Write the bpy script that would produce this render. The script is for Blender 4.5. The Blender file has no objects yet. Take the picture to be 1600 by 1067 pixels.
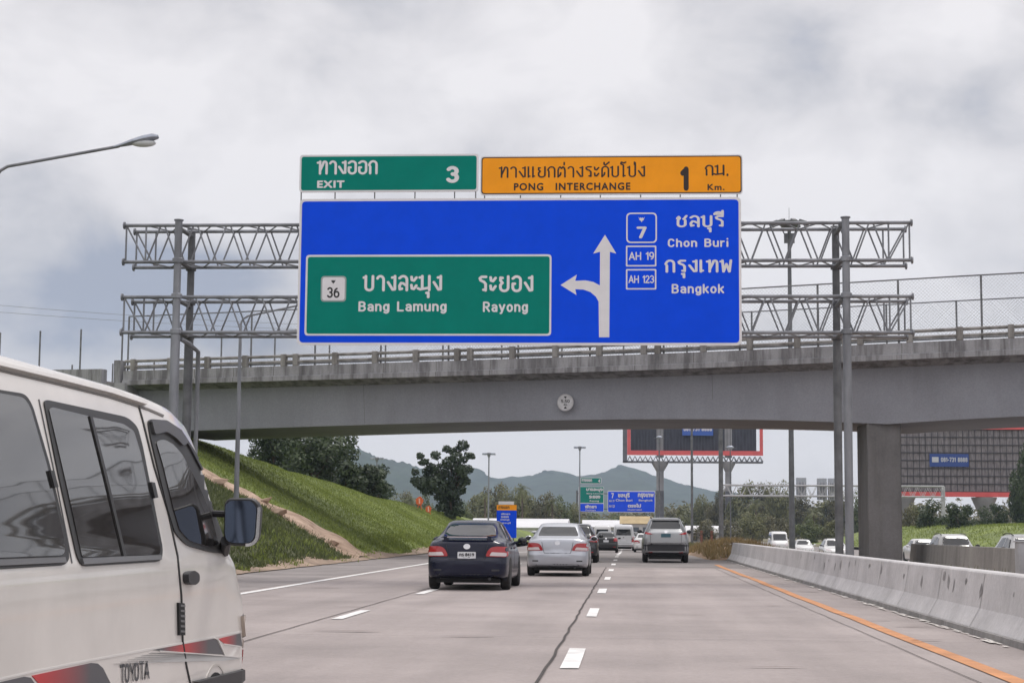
import bpy, bmesh, math, random
import numpy as np
from mathutils import Vector, Matrix
from mathutils.bvhtree import BVHTree
from mathutils.geometry import delaunay_2d_cdt

SC = bpy.context.scene
COL = SC.collection
R = math.radians

# ------------------------------------------------------------------ camera
FOC = 2700.0                      # focal length in photo pixels (photo is 1600 wide)
CAM = Vector((0.0, 0.0, 1.25))
ROLL = 0.008
VPX, VPY = 981.0, 829.0           # vanishing point of the road


def cam_rot(yaw, pitch):
    return (Matrix.Rotation(yaw, 3, 'Z') @ Matrix.Rotation(math.pi / 2 + pitch, 3, 'X')
            @ Matrix.Rotation(ROLL, 3, 'Z'))


_yaw, _pitch = 181 / FOC, 295 / FOC
for _ in range(30):
    _c = cam_rot(_yaw, _pitch).transposed() @ Vector((0, 1, 0))
    _yaw += (VPX - (800 + FOC * _c.x / -_c.z)) / FOC
    _pitch += (VPY - (533.5 - FOC * _c.y / -_c.z)) / FOC
CR = cam_rot(_yaw, _pitch)
cam_data = bpy.data.cameras.new('camera')
cam = bpy.data.objects.new('camera', cam_data)
COL.objects.link(cam)
cam.matrix_world = Matrix.Translation(CAM) @ CR.to_4x4()
cam_data.sensor_width = 36.0
cam_data.lens = 36.0 * FOC / 1600.0
cam_data.clip_start = 0.1
cam_data.clip_end = 20000.0
SC.camera = cam


def ray(px, py):
    return (CR @ Vector(((px - 800) / FOC, (533.5 - py) / FOC, -1))).normalized()


def at(px, py, Y):
    d = ray(px, py)
    return CAM + d * (Y / d.y)


def atz(px, py, z):
    d = ray(px, py)
    return CAM + d * ((z - CAM.z) / d.z)


# ------------------------------------------------------------------ world, sun, exposure
SUN_EL, SUN_AZ = 58.0, 25.0       # sun high, ahead of the camera and a little to the right
world = bpy.data.worlds.new('World')
SC.world = world
world.use_nodes = True
SC.view_settings.view_transform = 'Standard'
SC.view_settings.look = 'None'
SC.view_settings.exposure = 0.3
SC.view_settings.gamma = 1.0
SC.cycles.max_bounces = 8
SC.cycles.volume_bounces = 0


def build_sky():
    nt = world.node_tree
    N, L = nt.nodes, nt.links
    N.clear()
    out = N.new('ShaderNodeOutputWorld')
    bg = N.new('ShaderNodeBackground')
    bg.inputs['Strength'].default_value = 0.1
    L.new(bg.outputs[0], out.inputs[0])
    sky = N.new('ShaderNodeTexSky')
    sky.sky_type = 'NISHITA'
    sky.sun_disc = False
    sky.sun_elevation = R(SUN_EL)
    sky.sun_rotation = R(SUN_AZ)
    tc = N.new('ShaderNodeTexCoord')
    sep = N.new('ShaderNodeSeparateXYZ')
    L.new(tc.outputs['Generated'], sep.inputs[0])

    def math_(op, a, b=None, clamp=False):
        m = N.new('ShaderNodeMath')
        m.operation = op
        m.use_clamp = clamp
        for i, v in enumerate((a, b)):
            if v is None:
                continue
            if isinstance(v, (int, float)):
                m.inputs[i].default_value = v
            else:
                L.new(v, m.inputs[i])
        return m.outputs[0]

    def noise(scale, sx, sz, detail, dist, off, rough=0.55):
        mp = N.new('ShaderNodeMapping')
        mp.inputs['Scale'].default_value = (sx, sx, sz)
        mp.inputs['Location'].default_value = off
        L.new(tc.outputs['Generated'], mp.inputs[0])
        n = N.new('ShaderNodeTexNoise')
        n.inputs['Scale'].default_value = scale
        n.inputs['Detail'].default_value = detail
        n.inputs['Roughness'].default_value = rough
        n.inputs['Distortion'].default_value = dist
        L.new(mp.outputs[0], n.inputs['Vector'])
        return n.outputs['Fac']

    def blob(px, py, rx, ry, amount):
        # a soft bank of cloud round one direction of the sky (spread rx, ry in degrees)
        d = ray(px, py)
        az0 = math.atan2(d.x, d.y)
        az = math_('ARCTAN2', sep.outputs[0], sep.outputs[1])
        el = math_('ARCSINE', sep.outputs[2])
        a = math_('DIVIDE', math_('SUBTRACT', az, az0), R(rx))
        b = math_('DIVIDE', math_('SUBTRACT', el, math.asin(d.z)), R(ry))
        q = math_('ADD', math_('MULTIPLY', a, a), math_('MULTIPLY', b, b))
        g = math_('POWER', 2.718, math_('MULTIPLY', q, -1.0))
        return math_('MULTIPLY', g, amount)

    n1 = noise(5.0, 1.0, 2.1, 5.0, 0.25, (3.1, 1.7, 0.4), 0.5)
    n2 = noise(13.0, 1.0, 1.5, 5.0, 0.3, (7.3, 0.2, 5.1), 0.55)
    v = math_('ADD', math_('MULTIPLY', n1, 1.25), math_('MULTIPLY', n2, 0.95))
    v = math_('SUBTRACT', v, 0.475)
    # brighter or darker banks where the photograph has them
    for args in BLOBS:
        v = math_('ADD', v, blob(*args))
    ramp = N.new('ShaderNodeValToRGB')
    L.new(v, ramp.inputs[0])
    e = ramp.color_ramp.elements
    e[0].position, e[0].color = 0.16, (3.2, 3.4, 4.1, 1)
    e[1].position, e[1].color = 0.80, (7.95, 7.65, 7.65, 1)
    m = e.new(0.36)
    m.color = (5.2, 5.1, 5.3, 1)
    m = e.new(0.54)
    m.color = (6.6, 6.36, 6.42, 1)
    # overcast: the sky overhead is brighter than the sky low down
    mr = N.new('ShaderNodeMapRange')
    mr.interpolation_type = 'SMOOTHSTEP'
    L.new(sep.outputs[2], mr.inputs['Value'])
    mr.inputs['From Min'].default_value = 0.35
    mr.inputs['From Max'].default_value = 0.95
    mr.inputs['To Min'].default_value = 1.0
    mr.inputs['To Max'].default_value = 1.6
    mul = N.new('ShaderNodeMixRGB')
    mul.blend_type = 'MULTIPLY'
    mul.inputs[0].default_value = 1.0
    L.new(ramp.outputs[0], mul.inputs[1])
    L.new(mr.outputs[0], mul.inputs[2])
    # extra brightness added to the unseen sky behind the camera, to light the sign faces
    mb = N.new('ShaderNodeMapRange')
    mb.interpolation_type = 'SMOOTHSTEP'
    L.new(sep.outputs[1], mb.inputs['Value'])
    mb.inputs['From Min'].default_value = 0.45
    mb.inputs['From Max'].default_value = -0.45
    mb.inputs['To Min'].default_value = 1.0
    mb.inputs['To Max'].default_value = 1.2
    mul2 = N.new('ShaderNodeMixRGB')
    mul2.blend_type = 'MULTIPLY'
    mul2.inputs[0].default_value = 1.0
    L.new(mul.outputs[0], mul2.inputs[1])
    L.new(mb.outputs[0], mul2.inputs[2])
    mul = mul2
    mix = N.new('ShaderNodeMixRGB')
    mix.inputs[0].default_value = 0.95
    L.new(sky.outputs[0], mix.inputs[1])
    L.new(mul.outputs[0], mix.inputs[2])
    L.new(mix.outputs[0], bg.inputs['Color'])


BLOBS = [
    (230, 440, 5.0, 1.6, -0.42),     # blue-grey bank behind the left end of the gantry
    (60, 520, 5.0, 1.8, -0.40),
    (520, 470, 6.0, 1.8, -0.16),
    (1480, 165, 5.0, 1.3, -0.05),    # grey streak upper right
    (1020, 195, 5.0, 1.8, -0.05),
    (820, 20, 4.0, 1.6, 0.05),
    (1500, 60, 5.0, 1.4, 0.08),
    (120, 120, 6.0, 2.5, 0.07),
    (380, 320, 5.0, 1.6, 0.08),
    (1350, 300, 6.0, 1.6, 0.07),
    (900, 720, 16.0, 2.4, 0.30),     # pale towards the horizon
]
build_sky()

sun_data = bpy.data.lights.new('sun', 'SUN')
sun_data.energy = 1.15
sun_data.angle = R(12)
sun_data.color = (1.0, 0.96, 0.90)
sun = bpy.data.objects.new('sun', sun_data)
COL.objects.link(sun)
_el, _az = R(SUN_EL), R(SUN_AZ)
sun_dir = Vector((math.sin(_az) * math.cos(_el), math.cos(_az) * math.cos(_el), math.sin(_el)))
sun.rotation_euler = (-sun_dir).to_track_quat('-Z', 'Y').to_euler()
sun.location = (0, 60, 80)


# ------------------------------------------------------------------ materials
MATS = {}


def mat(name, col, rough=0.6, metal=0.0, var=0.0, scale=4.0, stretch=(1, 1, 1), bump=0.0, bscale=40.0,
        coat=0.0, ior=1.5, spec=0.5, col2=None, alpha=1.0, emit=None, detail=6.0, flake=0.0):
    if name in MATS:
        return MATS[name]
    m = bpy.data.materials.new(name)
    m.use_nodes = True
    nt = m.node_tree
    N, L = nt.nodes, nt.links
    b = N['Principled BSDF']
    b.inputs['Base Color'].default_value = (*col, 1)
    b.inputs['Roughness'].default_value = rough
    b.inputs['Metallic'].default_value = metal
    b.inputs['IOR'].default_value = ior
    b.inputs['Specular IOR Level'].default_value = spec
    b.inputs['Coat Weight'].default_value = coat
    b.inputs['Coat Roughness'].default_value = 0.04
    if emit:
        b.inputs['Emission Color'].default_value = (*emit[0], 1)
        b.inputs['Emission Strength'].default_value = emit[1]
    tc = N.new('ShaderNodeTexCoord')
    mp = N.new('ShaderNodeMapping')
    mp.inputs['Scale'].default_value = stretch
    L.new(tc.outputs['Object'], mp.inputs[0])
    if var or col2:
        n = N.new('ShaderNodeTexNoise')
        n.inputs['Scale'].default_value = scale
        n.inputs['Detail'].default_value = detail
        n.inputs['Roughness'].default_value = 0.62
        L.new(mp.outputs[0], n.inputs['Vector'])
        rp = N.new('ShaderNodeValToRGB')
        L.new(n.outputs['Fac'], rp.inputs[0])
        c2 = col2 if col2 else tuple(c * (1 - var) for c in col)
        c1 = col if col2 else tuple(min(1, c * (1 + var * 0.7)) for c in col)
        rp.color_ramp.elements[0].position = 0.36
        rp.color_ramp.elements[0].color = (*c2, 1)
        rp.color_ramp.elements[1].position = 0.66
        rp.color_ramp.elements[1].color = (*c1, 1)
        L.new(rp.outputs[0], b.inputs['Base Color'])
    if bump:
        n = N.new('ShaderNodeTexNoise')
        n.inputs['Scale'].default_value = bscale
        n.inputs['Detail'].default_value = 5
        L.new(tc.outputs['Object'], n.inputs['Vector'])
        bp = N.new('ShaderNodeBump')
        bp.inputs['Strength'].default_value = bump
        bp.inputs['Distance'].default_value = 0.02
        L.new(n.outputs['Fac'], bp.inputs['Height'])
        L.new(bp.outputs[0], b.inputs['Normal'])
    MATS[name] = m
    return m


def concrete(name, col, dirt, streak=0.5, scale=0.6):
    """weathered concrete: broad patches, vertical run-off streaks, grain"""
    if name in MATS:
        return MATS[name]
    m = mat(name, col, 0.85, bump=0.25, bscale=25)
    nt = m.node_tree
    N, L = nt.nodes, nt.links
    b = N['Principled BSDF']
    tc = N.new('ShaderNodeTexCoord')

    def nz(sc, st, detail=7):
        mp = N.new('ShaderNodeMapping')
        mp.inputs['Scale'].default_value = st
        L.new(tc.outputs['Object'], mp.inputs[0])
        n = N.new('ShaderNodeTexNoise')
        n.inputs['Scale'].default_value = sc
        n.inputs['Detail'].default_value = detail
        n.inputs['Roughness'].default_value = 0.65
        L.new(mp.outputs[0], n.inputs['Vector'])
        return n.outputs['Fac']
    a = nz(scale, (1, 1, 1))
    s = nz(2.2, (1, 1, 0.12))
    g = nz(14, (1, 1, 1), 4)

    def ramp(x, p0, p1, c0, c1):
        r = N.new('ShaderNodeValToRGB')
        r.color_ramp.elements[0].position = p0
        r.color_ramp.elements[0].color = (*c0, 1)
        r.color_ramp.elements[1].position = p1
        r.color_ramp.elements[1].color = (*c1, 1)
        L.new(x, r.inputs[0])
        return r.outputs[0]

    def mix(mode, f, x, y):
        q = N.new('ShaderNodeMixRGB')
        q.blend_type = mode
        q.inputs[0].default_value = f
        L.new(x, q.inputs[1])
        L.new(y, q.inputs[2])
        return q.outputs[0]
    base = ramp(a, 0.35, 0.65, tuple(0.82 * c for c in col), tuple(1.1 * c for c in col))
    st = ramp(s, 0.38, 0.56, tuple(d / c for d, c in zip(dirt, col)), (1, 1, 1))
    gr = ramp(g, 0.3, 0.7, (0.86, 0.86, 0.86), (1.08, 1.08, 1.08))
    c = mix('MULTIPLY', streak, base, st)
    c = mix('MULTIPLY', 0.8, c, gr)
    L.new(c, b.inputs['Base Color'])
    return m


def foliage(name, dark, light, scale=0.9, trans=0.25):
    if name in MATS:
        return MATS[name]
    m = bpy.data.materials.new(name)
    m.use_nodes = True
    nt = m.node_tree
    N, L = nt.nodes, nt.links
    b = N['Principled BSDF']
    b.inputs['Roughness'].default_value = 0.55
    g = N.new('ShaderNodeNewGeometry')
    rp = N.new('ShaderNodeValToRGB')
    rp.color_ramp.elements[0].color = (*dark, 1)
    rp.color_ramp.elements[1].color = (*light, 1)
    tc = N.new('ShaderNodeTexCoord')
    n = N.new('ShaderNodeTexNoise')
    n.inputs['Scale'].default_value = scale
    n.inputs['Detail'].default_value = 3
    L.new(tc.outputs['Object'], n.inputs['Vector'])
    ad = N.new('ShaderNodeMath')
    ad.operation = 'MULTIPLY_ADD'
    L.new(g.outputs['Random Per Island'], ad.inputs[0])
    ad.inputs[1].default_value = 0.55
    sb = N.new('ShaderNodeMath')
    sb.operation = 'MULTIPLY_ADD'
    L.new(n.outputs['Fac'], sb.inputs[0])
    sb.inputs[1].default_value = 1.3
    sb.inputs[2].default_value = -0.42
    L.new(sb.outputs[0], ad.inputs[2])
    L.new(ad.outputs[0], rp.inputs[0])
    L.new(rp.outputs[0], b.inputs['Base Color'])
    tr = N.new('ShaderNodeBsdfTranslucent')
    L.new(rp.outputs[0], tr.inputs['Color'])
    mx = N.new('ShaderNodeMixShader')
    mx.inputs[0].default_value = trans
    L.new(b.outputs[0], mx.inputs[1])
    L.new(tr.outputs[0], mx.inputs[2])
    L.new(mx.outputs[0], N['Material Output'].inputs['Surface'])
    MATS[name] = m
    return m


# ------------------------------------------------------------------ objects
def tag(o, label=None, cat=None, group=None, kind=None):
    if label:
        o['label'] = label
    if cat:
        o['category'] = cat
    if group:
        o['group'] = group
    if kind:
        o['kind'] = kind
    return o


def empty(name, loc=(0, 0, 0), rz=0.0):
    o = bpy.data.objects.new(name, None)
    o.empty_display_size = 0.3
    COL.objects.link(o)
    o.location = loc
    o.rotation_euler = (0, 0, rz)
    return o


def thing(name, label, cat, loc=(0, 0, 0), rz=0.0, group=None):
    return tag(empty(name, loc, rz), label, cat, group)


def copy_tree(o, parent=None):
    c = o.copy()
    COL.objects.link(c)
    c.parent = parent
    for ch in list(o.children):
        copy_tree(ch, c)
    return c


class MB:
    """collects faces; build() links them as one mesh object"""

    def __init__(self):
        self.v, self.f = [], []

    def add(self, vs, fs):
        b = len(self.v)
        self.v += [tuple(p) for p in vs]
        self.f += [tuple(i + b for i in f) for f in fs]
        return self

    def box(self, x0, x1, y0, y1, z0, z1, M=None):
        vs = [Vector(p) for p in ((x0, y0, z0), (x1, y0, z0), (x1, y1, z0), (x0, y1, z0),
                                  (x0, y0, z1), (x1, y0, z1), (x1, y1, z1), (x0, y1, z1))]
        if M is not None:
            vs = [M @ p for p in vs]
        return self.add(vs, [(0, 3, 2, 1), (4, 5, 6, 7), (0, 1, 5, 4), (1, 2, 6, 5), (2, 3, 7, 6), (3, 0, 4, 7)])

    def tube(self, pts, r, n=10, cap=True):
        pts = [Vector(p) for p in pts]
        rs = r if isinstance(r, (list, tuple)) else [r] * len(pts)
        vs, fs = [], []
        t0 = (pts[1] - pts[0]).normalized()
        ref = Vector((0, 0, 1)) if abs(t0.z) < 0.9 else Vector((1, 0, 0))
        u = t0.cross(ref).normalized()
        for i, p in enumerate(pts):
            if i == 0:
                t = t0
            elif i == len(pts) - 1:
                t = (pts[i] - pts[i - 1]).normalized()
            else:
                t = ((pts[i + 1] - p).normalized() + (p - pts[i - 1]).normalized()).normalized()
            u = (u - t * u.dot(t)).normalized()
            w = t.cross(u)
            for k in range(n):
                a = 2 * math.pi * k / n
                vs.append(p + (u * math.cos(a) + w * math.sin(a)) * rs[i])
        for i in range(len(pts) - 1):
            for k in range(n):
                k2 = (k + 1) % n
                fs.append((i * n + k, i * n + k2, (i + 1) * n + k2, (i + 1) * n + k))
        if cap:
            fs.append(tuple(range(n - 1, -1, -1)))
            fs.append(tuple(range((len(pts) - 1) * n, len(pts) * n)))
        return self.add(vs, fs)

    def lathe(self, prof, c=(0, 0, 0), n=20, axis='Z'):
        vs, fs = [], []
        for r, h in prof:
            for k in range(n):
                a = 2 * math.pi * k / n
                x, y = r * math.cos(a), r * math.sin(a)
                q = {'Z': (x, y, h), 'X': (h, x, y), 'Y': (x, h, y)}[axis]
                vs.append((q[0] + c[0], q[1] + c[1], q[2] + c[2]))
        for i in range(len(prof) - 1):
            for k in range(n):
                k2 = (k + 1) % n
                fs.append((i * n + k, i * n + k2, (i + 1) * n + k2, (i + 1) * n + k))
        fs.append(tuple(range(n - 1, -1, -1)))
        fs.append(tuple(range((len(prof) - 1) * n, len(prof) * n)))
        return self.add(vs, fs)

    def ellipsoid(self, c, rx, ry, rz, nu=16, nv=10):
        prof = [(max(1e-3, math.sin(math.pi * i / nv)), -math.cos(math.pi * i / nv)) for i in range(nv + 1)]
        b = len(self.v)
        self.lathe(prof, (0, 0, 0), nu)
        for i in range(b, len(self.v)):
            x, y, z = self.v[i]
            self.v[i] = (c[0] + x * rx, c[1] + y * ry, c[2] + z * rz)
        return self

    def extrude(self, poly, fn, d0, d1):
        """poly: 2-D outline; fn(u, v, d) -> 3-D point; closed solid between depths d0 and d1"""
        tri_v, tri_f = fill(poly)
        n = len(tri_v)
        vs = [fn(u, v, d0) for u, v in tri_v] + [fn(u, v, d1) for u, v in tri_v]
        fs = [tuple(f) for f in tri_f] + [tuple(i + n for i in reversed(f)) for f in tri_f]
        for a, b in outline_edges(tri_f):
            fs.append((b, a, a + n, b + n))
        return self.add(vs, fs)

    def build(self, name, m, parent=None, smooth=False, bevel=0.0, seg=2, weld=False):
        me = bpy.data.meshes.new(name)
        me.from_pydata(self.v, [], self.f)
        bm = bmesh.new()
        bm.from_mesh(me)
        if weld:
            bmesh.ops.remove_doubles(bm, verts=bm.verts, dist=1e-4)
        bmesh.ops.recalc_face_normals(bm, faces=bm.faces)
        bm.to_mesh(me)
        bm.free()
        if smooth:
            for p in me.polygons:
                p.use_smooth = True
            if smooth != 'all':
                me.set_sharp_from_angle(angle=R(smooth if smooth > 1 else 40))
        me.materials.append(m)
        o = bpy.data.objects.new(name, me)
        COL.objects.link(o)
        o.parent = parent
        if bevel:
            md = o.modifiers.new('bevel', 'BEVEL')
            md.width = bevel
            md.segments = seg
            md.limit_method = 'ANGLE'
        return o


def outline_edges(faces):
    cnt = {}
    for f in faces:
        for i in range(len(f)):
            a, b = f[i], f[(i + 1) % len(f)]
            if (b, a) in cnt:
                del cnt[(b, a)]
            else:
                cnt[(a, b)] = 1
    return list(cnt)


def fill(poly, step=None):
    """triangulate a 2-D outline, with an inner grid of points when step is given"""
    pts = []
    n = len(poly)
    for i in range(n):
        a, b = poly[i], poly[(i + 1) % n]
        k = 1
        if step:
            k = max(1, int(math.dist(a, b) / step))
        for j in range(k):
            pts.append((a[0] + (b[0] - a[0]) * j / k, a[1] + (b[1] - a[1]) * j / k))
    m = len(pts)
    edges = [(i, (i + 1) % m) for i in range(m)]
    extra = []
    if step:
        xs, ys = [p[0] for p in pts], [p[1] for p in pts]
        P = np.array(pts)
        x = min(xs) + step * 0.5
        while x < max(xs):
            y = min(ys) + step * 0.5
            while y < max(ys):
                if np.min((P[:, 0] - x) ** 2 + (P[:, 1] - y) ** 2) > (step * 0.45) ** 2:
                    extra.append((x, y))
                y += step
            x += step
    vs, _, fs, *_ = delaunay_2d_cdt([Vector(p) for p in pts + extra], edges, [], 1, 1e-6)
    return [(p.x, p.y) for p in vs], [tuple(f) for f in fs]


def rounded(poly, r, n=4):
    out = []
    m = len(poly)
    rs = r if isinstance(r, (list, tuple)) else [r] * m
    for i in range(m):
        p0, p1, p2 = Vector(poly[i - 1]), Vector(poly[i]), Vector(poly[(i + 1) % m])
        d0, d2 = (p0 - p1), (p2 - p1)
        q = min(rs[i], d0.length * 0.45, d2.length * 0.45)
        a, b = p1 + d0.normalized() * q, p1 + d2.normalized() * q
        for k in range(n + 1):
            t = k / n
            p = a * (1 - t) ** 2 + p1 * 2 * t * (1 - t) + b * t * t
            out.append((p.x, p.y))
    return out


def rect(x0, y0, x1, y1, r=0.0, n=4):
    p = [(x0, y0), (x1, y0), (x1, y1), (x0, y1)]
    return rounded(p, r, n) if r else p


def strip2d(pts, w):
    """thin outline along a 2-D polyline"""
    L_, R_ = [], []
    for i, p in enumerate(pts):
        a = Vector(pts[max(0, i - 1)])
        b = Vector(pts[min(len(pts) - 1, i + 1)])
        t = (b - a).normalized()
        nn = Vector((-t.y, t.x)) * w / 2
        L_.append((p[0] + nn.x, p[1] + nn.y))
        R_.append((p[0] - nn.x, p[1] - nn.y))
    return L_ + R_[::-1]


def pchip(keys):
    x = np.array([k[0] for k in keys], float)
    y = np.array([k[1] for k in keys], float)
    h = np.diff(x)
    d = np.diff(y) / h
    m = np.zeros(len(x))
    for i in range(1, len(x) - 1):
        if d[i - 1] * d[i] > 0:
            w1, w2 = 2 * h[i] + h[i - 1], h[i] + 2 * h[i - 1]
            m[i] = (w1 + w2) / (w1 / d[i - 1] + w2 / d[i])
    m[0], m[-1] = d[0], d[-1]

    def f(q):
        q = np.clip(np.asarray(q, float), x[0], x[-1])
        i = np.clip(np.searchsorted(x, q) - 1, 0, len(h) - 1)
        t = (q - x[i]) / h[i]
        return ((1 + 2 * t) * (1 - t) ** 2 * y[i] + t * (1 - t) ** 2 * h[i] * m[i]
                + t * t * (3 - 2 * t) * y[i + 1] + t * t * (t - 1) * h[i] * m[i + 1])
    return f


def fast_mesh(name, V, F, m, parent=None, smooth=False):
    """numpy verts (n,3) and faces (k,c) straight into one mesh"""
    me = bpy.data.meshes.new(name)
    V = np.asarray(V, np.float32)
    F = np.asarray(F, np.int32)
    me.vertices.add(len(V))
    me.vertices.foreach_set('co', V.ravel())
    k, c = F.shape
    me.loops.add(k * c)
    me.loops.foreach_set('vertex_index', F.ravel())
    me.polygons.add(k)
    me.polygons.foreach_set('loop_start', np.arange(0, k * c, c, dtype=np.int32))
    me.update(calc_edges=True)
    me.validate()
    if smooth:
        me.polygons.foreach_set('use_smooth', np.ones(k, bool))
    me.materials.append(m)
    o = bpy.data.objects.new(name, me)
    COL.objects.link(o)
    o.parent = parent
    return o


# ------------------------------------------------------------------ lettering
def arc(cx, cy, rx, ry, a0, a1, n=10):
    return [(cx + rx * math.cos(R(a0 + (a1 - a0) * i / n)), cy + ry * math.sin(R(a0 + (a1 - a0) * i / n)))
            for i in range(n + 1)]


def _bowl(cx, cy, rx, ry):
    return arc(cx, cy, rx, ry, 0, 360, 18)


GLYPH = {   # road-sign letters as pen strokes: width, strokes (capital height 1, small letters 0.72)
    'B': (.56, [[(0, 0), (0, 1)], [(0, 1), (.28, 1)] + arc(.28, .77, .24, .23, 90, -90) + [(0, .54)],
                [(0, .54), (.3, .54)] + arc(.3, .27, .26, .27, 90, -90) + [(0, 0)]]),
    'L': (.5, [[(0, 1), (0, 0), (.5, 0)]]),
    'R': (.56, [[(0, 0), (0, 1), (.28, 1)] + arc(.28, .74, .26, .26, 90, -90) + [(0, .48)], [(.25, .48), (.56, 0)]]),
    'C': (.56, [arc(.29, .68, .27, .32, 25, 180) + arc(.29, .32, .27, .32, 180, 335)]),
    'A': (.66, [[(0, 0), (.33, 1), (.66, 0)], [(.13, .3), (.53, .3)]]),
    'H': (.58, [[(0, 0), (0, 1)], [(.58, 0), (.58, 1)], [(0, .5), (.58, .5)]]),
    'T': (.62, [[(0, 1), (.62, 1)], [(.31, 1), (.31, 0)]]),
    'O': (.62, [arc(.31, .65, .31, .35, 0, 180) + arc(.31, .35, .31, .35, 180, 360) + [(.62, .65)]]),
    'Y': (.62, [[(0, 1), (.31, .5), (.62, 1)], [(.31, .5), (.31, 0)]]),
    'a': (.46, [[(.04, .62)] + arc(.22, .47, .24, .24, 110, 0, 6) + [(.46, 0)],
                arc(.23, .2, .21, .2, 10, 350, 16) + [(.44, .22)]]),
    'n': (.46, [[(0, 0), (0, .72)], [(0, .45)] + arc(.23, .46, .23, .25, 180, 0) + [(.46, 0)]]),
    'h': (.46, [[(0, 0), (0, 1)], [(0, .45)] + arc(.23, .46, .23, .25, 180, 0) + [(.46, 0)]]),
    'u': (.46, [[(.46, .72), (.46, 0)], [(0, .72), (0, .26)] + arc(.23, .25, .23, .25, 180, 360)]),
    'm': (.8, [[(0, 0), (0, .72)], [(0, .48)] + arc(.2, .5, .2, .21, 180, 0) + [(.4, 0)],
               [(.4, .48)] + arc(.6, .5, .2, .21, 180, 0) + [(.8, 0)]]),
    'g': (.46, [_bowl(.22, .36, .22, .35), [(.46, .72), (.46, 0)] + arc(.23, -.02, .23, .24, 0, -140)]),
    'y': (.5, [[(0, .72), (.25, .05)], [(.5, .72), (.22, -.1)] + arc(.1, -.12, .12, .12, 0, -90, 5)]),
    'o': (.48, [_bowl(.24, .36, .24, .36)]),
    'r': (.34, [[(0, 0), (0, .72)], [(0, .42)] + arc(.24, .4, .24, .3, 180, 75, 6)]),
    'i': (.0, [[(0, 0), (0, .68)], [(0, 1.02), (0, 1.06)]]),
    'k': (.46, [[(0, 0), (0, 1)], [(.44, .72), (.03, .3)], [(.16, .42), (.46, 0)]]),
    '1': (.2, [[(.0, .8), (.2, .97)], [(.2, 1), (.2, 0)]]),
    '2': (.5, [arc(.25, .73, .25, .27, 165, -20, 8) + [(0, 0), (.52, 0)]]),
    '3': (.5, [arc(.24, .75, .24, .25, 150, -80, 10), arc(.24, .27, .26, .27, 85, -150, 12)]),
    '6': (.5, [_bowl(.25, .3, .25, .3), [(0, .3)] + arc(.38, .45, .38, .5, 175, 105, 6)]),
    '7': (.5, [[(0, 1), (.5, 1), (.18, 0)]]),
    '9': (.5, [_bowl(.25, .7, .25, .3), [(.5, .7)] + arc(.12, .55, .38, .5, -5, -75, 6)]),
    '4': (.56, [[(.4, 0), (.4, 1), (0, .3), (.56, .3)]]),
    '5': (.5, [[(.46, 1), (.06, 1), (.03, .56)] + arc(.23, .31, .26, .31, 125, -150, 12)]),
    '0': (.5, [arc(.25, .7, .25, .3, 0, 180) + arc(.25, .3, .25, .3, 180, 360) + [(.5, .7)]]),
    '8': (.5, [_bowl(.25, .76, .22, .24), _bowl(.25, .26, .25, .26)]),
    '-': (.3, [[(0, .42), (.3, .42)]]),
    '.': (.0, [[(0, -.06), (0, .08)]]),
    ' ': (.3, []),
}


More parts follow.
